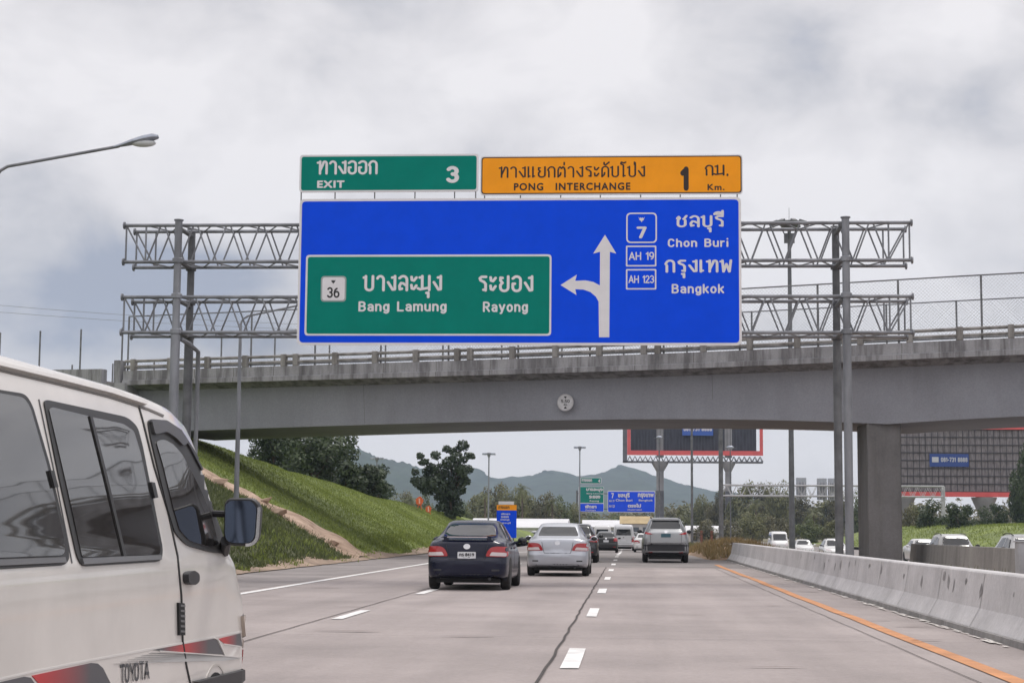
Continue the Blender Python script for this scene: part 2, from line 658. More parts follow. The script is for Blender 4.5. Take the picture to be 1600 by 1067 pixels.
GLYPH.update({   # Thai sign letters, body height 1; width None = mark set over or under the letter before it
    'ท': (.6, [[(-.05, .9), (.1, .92)], [(.12, 1), (.12, 0)], [(.12, .22), (.36, .86)] + arc(.46, .78, .14, .21, 140, 0, 6) + [(.6, 0)]]),
    'า': (.4, [[(.0, .84)] + arc(.19, .74, .21, .26, 140, 0, 7) + [(.4, 0)]]),
    'ง': (.44, [[(.26, .9), (.42, .92)], [(.44, 1), (.44, .06), (.3, .04), (.0, .56)]]),
    'อ': (.5, [[(.0, .86)] + arc(.25, .76, .25, .24, 145, 0, 7) + arc(.25, .24, .25, .24, 0, -180, 10) + [(0, .5)], [(0, .5), (.13, .5)]]),
    'ก': (.5, [[(.04, 0), (.04, .55), (-.04, .7)] + arc(.25, .72, .25, .28, 150, 0, 7) + [(.5, 0)]]),
    'เ': (.16, [[(0, 1), (0, 0)], [(0, .08), (.13, .09)]]),
    'แ': (.52, [[(0, 1), (0, 0)], [(0, .08), (.12, .09)], [(.36, 1), (.36, 0)], [(.36, .08), (.48, .09)]]),
    'ย': (.52, [[(.15, .9), (.02, .92)], [(.02, .92), (.02, .72), (.15, .56), (.02, .42), (.02, .22)] + arc(.27, .22, .25, .22, 180, 360, 10) + [(.52, 1)]]),
    'ด': (.5, [[(0, 0), (0, .66)] + arc(.25, .72, .25, .28, 170, 0, 8) + [(.5, 0)], [(.02, .03), (.17, .2), (.2, .4)]]),
    'ต': (.54, [[(0, 0), (0, .66), (.05, .88), (.15, .99), (.27, .84), (.39, .99), (.49, .88), (.54, .66), (.54, 0)], [(.02, .03), (.18, .2), (.21, .4)]]),
    'ร': (.42, [[(.42, .98), (.14, .98), (.02, .88), (.06, .74), (.3, .62), (.4, .48), (.4, .04)], [(.4, .06), (.26, .08)]]),
    'ะ': (.32, [[(0, .94), (.03, .72), (.16, .68), (.32, .9)], [(0, .36), (.03, .12), (.16, .08), (.32, .32)]]),
    'บ': (.5, [[(-.09, .9), (.04, .92)], [(.04, 1), (.04, .22)] + arc(.27, .22, .23, .22, 180, 360, 10) + [(.5, 1)]]),
    'ป': (.5, [[(-.09, .9), (.04, .92)], [(.04, 1), (.04, .22)] + arc(.27, .22, .23, .22, 180, 360, 10) + [(.5, 1.36)]]),
    'โ': (.3, [[(.14, 1.12), (.14, 0)], [(.14, .08), (.27, .09)], [(.14, 1.12), (-.06, 1.26), (-.02, 1.42), (.16, 1.34), (.32, 1.42)]]),
    'ล': (.48, [[(.0, .86)] + arc(.24, .74, .24, .26, 145, 0, 7) + [(.48, 0)], [(.16, .1), (.03, .06), (.0, .3), (.1, .5), (.24, .48), (.48, .3)]]),
    'ม': (.54, [[(-.09, .9), (.06, .92)], [(.08, 1), (.08, .1)], [(-.2, .13), (-.04, .05)], [(-.02, .06), (.54, .17)], [(.54, 1), (.54, .0)]]),
    'ช': (.56, [[(.0, .78), (.1, .94), (.17, .8), (.05, .6), (.05, .22)] + arc(.28, .22, .23, .22, 180, 360, 10) + [(.51, .6), (.4, .74)], [(.42, .72), (.58, 1.02)]]),
    'พ': (.62, [[(-.07, .9), (.05, .92)], [(.05, 1), (.12, 0), (.31, .68), (.5, 0), (.6, 1)]]),
    '\u0e48': (None, [[(-.06, 1.2), (-.06, 1.42)]]),
    '\u0e31': (None, [[(-.34, 1.4), (-.34, 1.22), (-.22, 1.16), (.04, 1.42)]]),
    '\u0e35': (None, [[(-.5, 1.18)] + arc(-.25, 1.18, .25, .2, 170, 0, 7) + [(-.5, 1.18)], [(.0, 1.12), (.0, 1.5)]]),
    '\u0e38': (None, [[(-.18, -.2), (-.06, -.22)], [(-.06, -.18), (-.06, -.5)]]),
})


def pen_text(s, weight=0.17, gap=0.3, round_ends=True):
    """list of (layer, 2-D verts, faces) for a line in the road-sign alphabet"""
    layers = []
    x = 0.0
    for ch in s:
        w, strokes = GLYPH[ch]
        ox = x - gap if w is None else x
        k = 0
        for st in strokes:
            runs, cur = [], [st[0]]
            for a in range(1, len(st)):
                if math.dist(st[a], cur[-1]) < 1e-4:
                    continue
                cur.append(st[a])
                if a < len(st) - 1 and math.dist(st[a], st[a + 1]) > 1e-4:
                    u = Vector(cur[-1]) - Vector(cur[-2])
                    v = Vector(st[a + 1]) - Vector(st[a])
                    if u.angle(v) > .55:
                        runs.append(cur)
                        cur = [st[a]]
            runs.append(cur)
            for q, run in enumerate(runs):
                if len(run) < 2:
                    continue
                o = strip2d(run, weight)
                n = len(run)
                layers.append((k, [(p[0] + ox, p[1]) for p in o], [(i, i + 1, 2 * n - 2 - i, 2 * n - 1 - i) for i in range(n - 1)]))
                k += 1
                ends = [run[0], run[-1]] if round_ends else ([run[0]] if q else [])
                for e in ends:
                    layers.append((k, [(e[0] + ox + weight * .5 * math.cos(6.2832 * i / 12), e[1] + weight * .5 * math.sin(6.2832 * i / 12)) for i in range(12)], [tuple(range(12))]))
                    k += 1
        if w is not None:
            x += w + gap
    return layers


def font_text(s, bold=0.0, spacing=1.0):
    """Blender's own font (with its Thai fallback), made bolder by stacked shifted copies"""
    c = bpy.data.curves.new('lettering', 'FONT')
    c.body = s
    c.size = 1.0
    c.resolution_u = 3
    c.space_character = spacing
    o = bpy.data.objects.new('lettering', c)
    COL.objects.link(o)
    me = bpy.data.meshes.new_from_object(o.evaluated_get(bpy.context.evaluated_depsgraph_get()))
    bpy.data.objects.remove(o)
    vs = [(v.co.x, v.co.y) for v in me.vertices]
    fs = [tuple(p.vertices) for p in me.polygons]
    bpy.data.meshes.remove(me)
    layers = [(0, vs, fs)]
    if bold:
        for k in range(8):
            a = 2 * math.pi * k / 8
            layers.append((k + 1, [(x + bold * math.cos(a), y + bold * math.sin(a)) for x, y in vs], fs))
    return layers


def letter_mesh(layers, box, fn, lift=0.0005):
    """fit layers to box (u0,v0,u1,v1); fn(u, v, lift) -> point"""
    xs = [p[0] for l in layers for p in l[1]]
    ys = [p[1] for l in layers for p in l[1]]
    x0, x1, y0, y1 = min(xs), max(xs), min(ys), max(ys)
    u0, v0, u1, v1 = box
    b = MB()
    for k, vs, fs in layers:
        b.add([fn(u0 + (x - x0) / (x1 - x0) * (u1 - u0), v0 + (y - y0) / (y1 - y0) * (v1 - v0), k * lift)
               for x, y in vs], fs)
    return b
# ------------------------------------------------------------------ ground, roads, slope
rng = random.Random(7)
nrng = np.random.default_rng(11)

M_CONC_ROAD = concrete('road_concrete', (0.325, 0.282, 0.272), (0.25, 0.21, 0.2), 0.0, 0.25)
M_SHOULDER = mat('shoulder_asphalt', (0.24, 0.215, 0.21), 0.9, var=0.25, scale=0.5, bump=0.2)
M_PAINT = mat('white_road_paint', (0.74, 0.73, 0.72), 0.7, var=0.2, scale=3.0)
M_ORANGE_PAINT = mat('orange_road_paint', (0.50, 0.215, 0.08), 0.7, var=0.25, scale=1.5)
M_JOINT = mat('joint_filler', (0.055, 0.045, 0.043), 0.9, var=0.3, scale=2.0)
M_DIRT = mat('soil', (0.30, 0.20, 0.13), 0.95, var=0.35, scale=0.7, bump=0.4, bscale=6)
M_GROUND = mat('ground_soil_and_grass', (0.13, 0.13, 0.055), 0.95, col2=(0.2, 0.16, 0.1), scale=0.02, bump=0.2)

def finish_road(m):
    # slabs of slightly different tone, darker wheel tracks, fine grain
    nt = m.node_tree
    N, L = nt.nodes, nt.links
    b = N['Principled BSDF']
    src = b.inputs['Base Color'].links[0].from_socket
    tc = N.new('ShaderNodeTexCoord')
    sp = N.new('ShaderNodeSeparateXYZ')
    L.new(tc.outputs['Object'], sp.inputs[0])

    def mt(op, a, c):
        q = N.new('ShaderNodeMath')
        q.operation = op
        for i, v in enumerate((a, c)):
            if isinstance(v, (int, float)):
                q.inputs[i].default_value = v
            elif v is not None:
                L.new(v, q.inputs[i])
        return q.outputs[0]
    sy = mt('FLOOR', mt('DIVIDE', mt('SUBTRACT', sp.outputs[1], 11.0), 9.3), None)
    sx = mt('FLOOR', mt('DIVIDE', mt('ADD', sp.outputs[0], 0.74), 3.6), None)
    cm = N.new('ShaderNodeCombineXYZ')
    L.new(sx, cm.inputs[0])
    L.new(sy, cm.inputs[1])
    wn = N.new('ShaderNodeTexWhiteNoise')
    L.new(cm.outputs[0], wn.inputs['Vector'])
    slab = mt('ADD', mt('MULTIPLY', wn.outputs['Value'], 0.12), 0.94)
    # two tracks in each lane
    ph = mt('MULTIPLY', mt('ADD', sp.outputs[0], 0.55), 2 * math.pi / 1.8)
    trk = mt('ADD', mt('MULTIPLY', mt('COSINE', ph, None), 0.035), 0.965)
    n = N.new('ShaderNodeTexNoise')
    n.inputs['Scale'].default_value = 45
    n.inputs['Detail'].default_value = 4
    L.new(tc.outputs['Object'], n.inputs['Vector'])
    gr = mt('ADD', mt('MULTIPLY', n.outputs['Fac'], 0.35), 0.825)
    mp = N.new('ShaderNodeMapping')
    mp.inputs['Scale'].default_value = (1.6, .10, 1)
    L.new(tc.outputs['Object'], mp.inputs[0])
    n2 = N.new('ShaderNodeTexNoise')
    n2.inputs['Scale'].default_value = 1.4
    n2.inputs['Detail'].default_value = 6
    L.new(mp.outputs[0], n2.inputs['Vector'])
    st = mt('ADD', mt('MULTIPLY', n2.outputs['Fac'], 0.36), 0.82)
    f = mt('MULTIPLY', mt('MULTIPLY', slab, trk), mt('MULTIPLY', gr, st))
    mx = N.new('ShaderNodeMixRGB')
    mx.blend_type = 'MULTIPLY'
    mx.inputs[0].default_value = 1
    L.new(src, mx.inputs[1])
    L.new(f, mx.inputs[2])
    L.new(mx.outputs[0], b.inputs['Base Color'])


finish_road(M_CONC_ROAD)
g = MB()
g.add([(-6000, -300, -1.0), (6000, -300, -1.0), (6000, 7000, -1.0), (-6000, 7000, -1.0)], [(0, 1, 2, 3)])
tag(g.build('ground', M_GROUND), kind='structure')


def dip(y):
    t = min(1, max(0, (y - 80) / 60))
    return -0.38 * t * t * (3 - 2 * t)


def road_strip(name, x0, x1, y0, y1, z, m, parent=None, step=8.0, depth=None, wob=0.0):
    b = MB()
    n = max(1, int((y1 - y0) / step))
    vs = []
    for i in range(n + 1):
        y = y0 + (y1 - y0) * i / n
        o = rng.uniform(-wob, wob)
        vs += [(x0 + o, y, z + dip(y)), (x1 + o, y, z + dip(y))]
    fs = [(2 * i, 2 * i + 1, 2 * i + 3, 2 * i + 2) for i in range(n)]
    if depth:
        k = len(vs)
        vs += [(x, y, zz - depth) for x, y, zz in vs]
        fs += [(2 * i + k, 2 * i, 2 * i + 2, 2 * i + 2 + k) for i in range(n)]
        fs += [(2 * i + 1, 2 * i + 1 + k, 2 * i + 3 + k, 2 * i + 3) for i in range(n)]
    b.add(vs, fs)
    return b.build(name, m, parent)


road = tag(road_strip('road', -10.6, 4.35, -30, 430, 0.0, M_CONC_ROAD, depth=0.8), kind='structure')
road_strip('shoulder', -10.6, -7.62, -30, 430, 0.004, M_SHOULDER, road)
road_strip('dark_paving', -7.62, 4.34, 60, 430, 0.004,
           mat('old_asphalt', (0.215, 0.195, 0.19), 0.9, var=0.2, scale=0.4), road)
# lane lines: solid white at the left, broken white between lanes, orange at the right edge
road_strip('edge_line', -7.42, -7.24, -10, 400, 0.009, M_PAINT, road, 3.0, wob=0.012)
road_strip('orange_edge_line', 3.22, 3.40, -10, 66, 0.009, M_ORANGE_PAINT, road, 2.0, wob=0.02)
lanes = MB()
for x, ph in ((-0.53, 17.35), (-4.02, 25.4)):
    for k in range(-2, 30):
        y = ph + k * 9.55 - 1.45
        z = 0.0095 + dip(y)
        w = 0.075 + rng.uniform(0, .012)
        e = [rng.uniform(-.03, .03) for _ in range(4)]
        lanes.add([(x - w, y + e[0], z), (x + w, y + e[1], z), (x + w, y + 2.7 + e[2], z), (x - w, y + 2.7 + e[3], z)],
                  [(0, 1, 2, 3)])
lanes.build('lane_dashes', M_PAINT, road)
# slab joints: a crack running beside the dashes and sawn joints across
jt = MB()


def wobbly(p0, p1, w, amp, step, z):
    p0, p1 = Vector(p0), Vector(p1)
    n = max(2, int((p1 - p0).length / step))
    pts = []
    for i in range(n + 1):
        q = p0.lerp(p1, i / n)
        pts.append((q.x + rng.uniform(-amp, amp), q.y + rng.uniform(-amp, amp)))
    o = strip2d(pts, w)
    m_ = len(pts)
    jt.add([(x, y, z + dip(y)) for x, y in o], [(i, i + 1, 2 * m_ - 2 - i, 2 * m_ - 1 - i) for i in range(m_ - 1)])


wobbly((-0.74, -5), (-0.74, 59.5), 0.03, 0.012, 0.8, 0.0095)
wobbly((-4.22, -5), (-4.22, 59.5), 0.02, 0.01, 0.8, 0.0095)
wobbly((2.95, -5), (2.95, 59.5), 0.012, 0.008, 0.8, 0.0095)
for y in (11.0, 20.3, 29.6, 38.9, 48.2, 57.5):
    wobbly((-7.6, y + rng.uniform(-.1, .1)), (4.2, y), 0.012, 0.02, 0.4, 0.0135)
jt.build('slab_joints', M_JOINT, road)
pt = MB()          # old patches and scrapes in the concrete near the right edge
for _ in range(46):
    y = rng.uniform(9, 56)
    x = rng.choice([rng.uniform(3.45, 4.1), rng.uniform(-7, 3)])
    w, l = rng.uniform(.1, .5), rng.uniform(.015, .05)
    k = rng.randint(5, 8)
    pt.add([(x + w * math.cos(6.283 * i / k) * rng.uniform(.6, 1.2), y + l * math.sin(6.283 * i / k) * rng.uniform(.6, 1.3),
             0.0165 + _ * 2e-5) for i in range(k)], [tuple(range(k))])
pt.build('surface_scars', mat('scar', (0.2, 0.165, 0.155), 0.95), road)
# old white line and grit lying along the foot of the barrier
gr = MB()
for i in range(260):
    y = rng.uniform(6, 74)
    w = rng.uniform(.008, .035)
    l = rng.uniform(.1, .7)
    x = 4.2 + rng.uniform(-.05, .05)
    gr.add([(x - w, y, .011 + i * 2e-5), (x + w, y + rng.uniform(-.1, .1), .011 + i * 2e-5),
            (x + w * rng.uniform(.5, 1), y + l, .011 + i * 2e-5), (x - w * rng.uniform(.4, 1), y + l, .011 + i * 2e-5)],
           [(0, 1, 2, 3)])
gr.build('worn_edge_paint', mat('worn_paint', (0.6, 0.57, 0.54), 0.85, var=0.3, scale=6), road)

# the other carriageway and the median between them
opp = tag(road_strip('opposite_road', 12.4, 28.0, -30, 430, -0.45, M_SHOULDER, depth=.5), kind='structure')
tag(road_strip('median', 4.9, 12.3, -30, 430, -0.25, M_DIRT, depth=.6), kind='structure')


def crest(y):
    return float(_crest(y))


_crest = pchip([(0, 6.6), (60, 6.9), (80, 7.2), (88, 6.4), (94, 5.5), (109, 4.5), (128, 3.35), (151, 2.75), (200, 1.7), (260, 0.4), (320, 0.1)])
_hash = [(rng.uniform(0, 6.28), rng.uniform(.15, .9), rng.uniform(.15, .9)) for _ in range(9)]


def bumps(x, y):
    return sum(math.sin(a + x * fx + y * fy) for a, fx, fy in _hash) / 9


def slope_z(x, y):
    d = -10.75 - x + 0.25 * math.sin(y * .35)
    h = crest(y)
    if d < 0:
        return -0.06
    t = d / 2.0
    s = t if t < h * 0.8 else h * (0.8 + 0.2 * math.tanh((t - h * .8) / (h * .2 + 1e-3)))
    return s * min(1, 0.5 + d * .4) + 0.16 * bumps(x, y) * min(1, d / 2) + 0.02


xs = list(np.concatenate([np.arange(-10.6, -30, -0.45), np.arange(-30, -150, -8)]))
ys = list(np.concatenate([np.arange(18, 170, 0.9), np.arange(170, 330, 6)]))
V = [(x, y, slope_z(x, y)) for y in ys for x in xs]
nx = len(xs)
F = [(j * nx + i, j * nx + i + 1, (j + 1) * nx + i + 1, (j + 1) * nx + i) for j in range(len(ys) - 1) for i in range(nx - 1)]
M_GRASS = mat('grass_turf', (0.19, 0.235, 0.05), 0.95, col2=(0.10, 0.13, 0.035), scale=0.35, bump=0.6, bscale=9)
slope = tag(fast_mesh('grass_slope', V, F, M_GRASS, smooth=True), kind='structure')
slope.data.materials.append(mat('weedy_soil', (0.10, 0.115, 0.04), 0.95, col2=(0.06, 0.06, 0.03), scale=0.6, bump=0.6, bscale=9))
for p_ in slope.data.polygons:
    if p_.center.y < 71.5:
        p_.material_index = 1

# bare earth gully with a broken concrete lining running down the slope under the bridge
gx = np.linspace(-10.9, -20.5, 60)
V, F = [], []
for i, x in enumerate(gx):
    yc = 71.5 + 0.5 * math.sin(x * .8) + 0.03 * (x + 11) ** 2 * 0.3
    w = 1.35 + 0.35 * math.sin(x * 1.7) + 1.3 * max(0, min(1, (x + 15.0) / 3)) - .5 * max(0, x + 11.8)
    for k in range(9):
        s = k / 4 - 1
        y = yc + s * w + .1 * math.sin(x * 5 + k)
        V.append((x, y, slope_z(x, y) + 0.05 + 0.10 * (1 - s * s) * (1 + .8 * math.sin(x * 3.1 + s * 2)) - (0.12 if abs(s) == 1 else 0)))
for i in range(59):
    for k in range(8):
        F.append((i * 9 + k, i * 9 + k + 1, (i + 1) * 9 + k + 1, (i + 1) * 9 + k))
M_GULLY = mat('gully_earth', (0.47, 0.345, 0.265), 0.95, col2=(0.25, 0.17, 0.12), scale=1.3, bump=0.6, bscale=5)
tag(fast_mesh('dirt_gully', V, F, M_GULLY, smooth=True), kind='structure')
# dirt verge between asphalt and grass
V, F = [], []
for i in range(160):
    y = 30 + i * .8
    for x in (-10.2 - .25 * rng.random(), -10.6, -10.95 - .25 * rng.random()):
        V.append((x, y, max(0.03, slope_z(x, y) + .035)))
F = [(i * 3 + k, i * 3 + k + 1, i * 3 + k + 4, i * 3 + k + 3) for i in range(159) for k in range(2)]
tag(fast_mesh('dirt_verge', V, F, mat('verge_dirt', (0.3, 0.22, 0.165), 0.95, var=.35, scale=.8, bump=.4, bscale=8)), kind='structure')

for k, (x, s) in enumerate(((-12.0, .2), (-13.3, .26), (-14.4, .32), (-15.2, .22), (-17.0, .34), (-18.0, .26))):
    y = 71.2 + rng.uniform(-1.2, .6)
    bm = bmesh.new()
    for _ in range(26):
        bm.verts.new((rng.gauss(0, s * .7), rng.gauss(0, s * .55), rng.gauss(0, s * .35)))
    hull = bmesh.ops.convex_hull(bm, input=bm.verts)
    bmesh.ops.delete(bm, geom=[e for e in hull['geom_interior'] if isinstance(e, bmesh.types.BMVert)], context='VERTS')
    b = MB()
    bm.verts.index_update()
    b.add([tuple(v.co) for v in bm.verts], [tuple(v.index for v in f.verts) for f in bm.faces])
    bm.free()
    o = b.build('rock', M_GULLY)
    o.location = (x, y, slope_z(x, y) + .10)
    tag(o, 'broken brown rock lying in the dirt gully under the bridge', 'rock', 'rocks in the dirt gully')


def blades(name, n, sample, hmin, hmax, m, lean=.5, width=.035):
    """a great many grass blades as one mesh of thin triangles"""
    P = np.array([sample() for _ in range(n)])
    h = nrng.uniform(hmin, hmax, n)
    a = nrng.uniform(0, 6.283, n)
    ln = nrng.uniform(0, lean, n) * h
    b = nrng.uniform(0, 6.283, n)
    w = width * nrng.uniform(.6, 1.4, n)
    dx, dy = np.cos(a) * w, np.sin(a) * w
    V = np.stack([np.stack([P[:, 0] - dx, P[:, 1] - dy, P[:, 2]], 1),
                  np.stack([P[:, 0] + dx, P[:, 1] + dy, P[:, 2]], 1),
                  np.stack([P[:, 0] + np.cos(b) * ln, P[:, 1] + np.sin(b) * ln, P[:, 2] + h], 1)], 1).reshape(-1, 3)
    F = np.arange(3 * n).reshape(-1, 3)
    return tag(fast_mesh(name, V, F, m), kind='stuff')


M_BLADE = foliage('grass_blades', (0.10, 0.135, 0.03), (0.31, 0.365, 0.085), 0.5, 0.3)
M_WEED = foliage('dry_weeds', (0.16, 0.12, 0.05), (0.36, 0.27, 0.13), 0.8, 0.2)


def s_slope():
    while True:
        y = 69.5 + 91 * rng.random() ** 1.2
        x = -10.9 - rng.random() * (2.4 * crest(y) + 2)
        yc = 71.5 + 0.5 * math.sin(x * .8) + 0.03 * (x + 11) ** 2 * 0.3
        gap = 2.4 if (-15.9 < x < -14.4 or -17.6 < x < -17.0) else 0
        if abs(y - yc) > 1.45 + 1.2 * max(0, min(1, (x + 15.0) / 3)) - gap + rng.gauss(0, .28) or rng.random() < .03:
            return (x, y, slope_z(x, y))


blades('grass', 125000, s_slope, .04, .12, M_BLADE, 1.0, .024)


def s_near():
    while True:
        y = rng.uniform(44, 72)
        x = -10.9 - rng.random() * 14
        yc = 71.5 + 0.5 * math.sin(x * .8) + 0.03 * (x + 11) ** 2 * 0.3
        if y < yc - (1.0 if not -15.9 < x < -14.4 else -.7) + rng.gauss(0, .3):
            return (x, y, slope_z(x, y))


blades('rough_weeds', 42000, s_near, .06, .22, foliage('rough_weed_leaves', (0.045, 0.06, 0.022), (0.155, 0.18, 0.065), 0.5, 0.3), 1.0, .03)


def s_clump():
    k = rng.randrange(36)
    r2 = random.Random(k)
    y0 = r2.uniform(48, 120)
    x0 = -11.0 - r2.uniform(0, 1.5)
    x, y = x0 + rng.gauss(0, .35), y0 + rng.gauss(0, .5)
    return (x, y, slope_z(x, y))


blades('tall_grass', 5000, s_clump, .06, .22, M_BLADE, .9)
# heap of soil with dry weeds past the end of the barrier
V, F = [], []
for j in range(26):
    for i in range(14):
        x, y = 3.4 + i * .32, 76.5 + j * 1.4
        t = max(0, math.sin(math.pi * i / 13)) * max(0, math.sin(math.pi * (j + .3) / 26))
        V.append((x, y, dip(y) - .05 + (.75 * t ** .6 if t > 0 else 0) * (1 + .25 * math.sin(x * 4 + y))))
F = [(j * 14 + i, j * 14 + i + 1, (j + 1) * 14 + i + 1, (j + 1) * 14 + i) for j in range(25) for i in range(13)]
tag(fast_mesh('soil_heap', V, F, M_DIRT, smooth=True), kind='structure')


def s_heap():
    x, y = 3.6 + 3.8 * rng.random(), 77 + 34 * rng.random()
    i, j = (x - 3.4) / .32, (y - 76.5) / 1.4
    t = max(0, math.sin(math.pi * i / 13)) * max(0, math.sin(math.pi * (j + .3) / 26))
    return (x, y, dip(y) - .08 + .7 * t ** .6)


blades('dry_weeds', 6000, s_heap, .15, .5, M_WEED, .7)


def s_med():
    return (rng.uniform(5.3, 12), rng.uniform(40, 200), -.27)


blades('median_weeds', 14000, s_med, .15, .5, foliage('median_grass', (.05, .07, .02), (.17, .17, .06), .3), .6)
# grass bank on the far side of the opposite road
V, F = [], []
def bank_z(x, y):
    i, j = (x - 28.5) / 2.2, (y - 100) / 4.5
    t = min(1, max(0, i / 5))
    return -.5 + (1.15 + .018 * (x - 28)) * 1.9 * t * t * (3 - 2 * t) * min(1, max(0, j / 6)) + .1 * bumps(x, y)


for j in range(40):
    for i in range(16):
        x, y = 28.5 + i * 2.2, 100 + j * 4.5
        t = min(1, i / 5)
        V.append((x, y, -.5 + (1.15 + .018 * (x - 28)) * 1.9 * t * t * (3 - 2 * t) * min(1, j / 6) + .1 * bumps(x, y)))
F = [(j * 16 + i, j * 16 + i + 1, (j + 1) * 16 + i + 1, (j + 1) * 16 + i) for j in range(39) for i in range(15)]
bank = tag(fast_mesh('grass_bank', V, F, M_GRASS, smooth=True), kind='structure')


def s_bank():
    return (rng.uniform(30, 55), rng.uniform(112, 200), -.3 + 2.0)


blades('bank_grass', 24000, lambda: (lambda x, y: (x, y, bank_z(x, y)))(rng.uniform(29, 62), rng.uniform(104, 250)), .1, .3, M_BLADE, .9, .05)


# far hills, blue with the air in front of them
def ridge(name, prof, Y, depth, seed):
    r2 = random.Random(seed)
    px = [p[0] for p in prof]
    f = pchip([(p[0], p[1]) for p in prof])
    n, m_ = 150, 14
    V, F = [], []
    ph = [(r2.uniform(0, 6.28), r2.uniform(.01, .12), r2.uniform(.01, .1)) for _ in range(8)]
    for i in range(n):
        x_px = px[0] + (px[-1] - px[0]) * i / (n - 1)
        top = at(x_px, float(f(x_px)), Y)
        for j in range(m_):
            t = j / (m_ - 1)
            y = Y - depth * (1 - t)
            s = t ** 0.8
            h = max(0, top.z) * s
            q = sum(math.sin(a + top.x * b * .5 + y * c * .3) for a, b, c in ph) / 8
            h *= 1 + .13 * q * math.sin(math.pi * t)
            x = top.x * (0.9 + 0.1 * t) + depth * .04 * q
            V.append((x, y, h - 1.5 + (r2.uniform(-1, 2.2) if 0 < t else 0)))
        V.append((top.x, Y + depth, -1.5))
    m2 = m_ + 1
    F = [(i * m2 + j, (i + 1) * m2 + j, (i + 1) * m2 + j + 1, i * m2 + j + 1) for i in range(n - 1) for j in range(m_)]
    return tag(fast_mesh(name, V, F, mat('hill_forest', (0.03, 0.05, 0.028), 0.95, var=.4, scale=.03, bump=1, bscale=.3)),
               kind='structure')


ridge('hills', [(330, 770), (400, 742), (470, 708), (520, 698), (550, 698), (578, 704), (600, 714), (640, 725), (665, 738), (700, 757), (740, 790), (790, 826)], 2300, 700, 3)
ridge('hills', [(560, 800), (640, 768), (700, 738), (728, 728), (745, 735), (765, 747), (800, 744), (840, 739), (872, 734), (890, 735), (908, 742), (935, 737), (960, 729), (978, 726), (1000, 733),
                (1030, 748), (1065, 757), (1100, 762), (1140, 768), (1200, 778), (1320, 800), (1500, 822)], 3100, 900, 5)
hz = MB()
hz.box(-3200, 3200, -200, 4100, -2.2, 340)
mh = bpy.data.materials.new('air')
mh.use_nodes = True
mh.node_tree.nodes.clear()
_o = mh.node_tree.nodes.new('ShaderNodeOutputMaterial')
_p = mh.node_tree.nodes.new('ShaderNodeVolumePrincipled')
_p.inputs['Color'].default_value = (0.62, 0.77, 1.0, 1)
_p.inputs['Density'].default_value = 0.00016
_p.inputs['Anisotropy'].default_value = 0.0
mh.node_tree.links.new(_p.outputs[0], _o.inputs['Volume'])
tag(hz.build('haze', mh), kind='stuff')
# ------------------------------------------------------------------ overpass bridge
M_BR_WEB = concrete('girder_concrete', (0.295, 0.305, 0.345), (0.2, 0.195, 0.21), 0.14, 0.12)
M_BR_EDGE = concrete('edge_concrete', (0.31, 0.31, 0.325), (0.10, 0.095, 0.10), 0.75, 0.5)
M_BR_RAIL = concrete('rail_concrete', (0.30, 0.29, 0.28), (0.12, 0.11, 0.10), 0.7, 0.8)
M_STEEL = mat('galvanised_steel', (0.30, 0.31, 0.33), 0.55, 0.35, var=0.25, scale=2.5)
M_STEEL_DK = mat('weathered_steel', (0.17, 0.175, 0.185), 0.6, 0.3, var=0.3, scale=3)
SK = R(15.6)
BA = Vector((math.cos(SK), -math.sin(SK), 0))     # along the bridge
BN = Vector((math.sin(SK), math.cos(SK), 0))      # across it, away from the camera
B0 = Vector((0, 75, 0))


def bp(s, t, z):
    return B0 + BA * s + BN * t + Vector((0, 0, z))


BZ = pchip([(-60, -0.25), (-25, -0.12), (0, 0.0), (17, 0.28), (45, .6)])   # gentle rise of the deck to the right
bridge = thing('overpass_bridge', 'grey concrete road bridge crossing over the motorway on one wall pier', 'bridge', (0, 75, 0))


def bbuild(b, name, m, **k):
    b.v = [tuple(Vector(p) - Vector((0, 75, 0))) for p in b.v]
    return b.build(name, m, bridge, **k)


def sweep(prof, s0, s1, n=40, zf=None):
    """sweep a closed (t, z) outline along the bridge"""
    b = MB()
    vs = []
    m_ = len(prof)
    for i in range(n + 1):
        s = s0 + (s1 - s0) * i / n
        for k, (t, z) in enumerate(prof):
            zz = z + float(BZ(s))
            if zf:
                zz = zf(s, k, zz)
            vs.append(bp(s, t, zz))
    fs = [(i * m_ + k, i * m_ + (k + 1) % m_, (i + 1) * m_ + (k + 1) % m_, (i + 1) * m_ + k) for i in range(n) for k in range(m_)]
    fs += [tuple(range(m_)), tuple(range(n * m_, (n + 1) * m_))]
    return b.add(vs, fs)


SL = -25.3                                       # left end of the span (abutment)
PIER_S = 10.9


def haunch(s, k, z):
    if k in (0, 1):
        d = abs(s - PIER_S)
        base = 6.13
        if d < 12:
            base -= 0.36 * (1 - d / 12) ** 2
        if s < -4:
            base -= 0.30 * ((-4 - s) / 20) ** 1.5
        return base
    return z


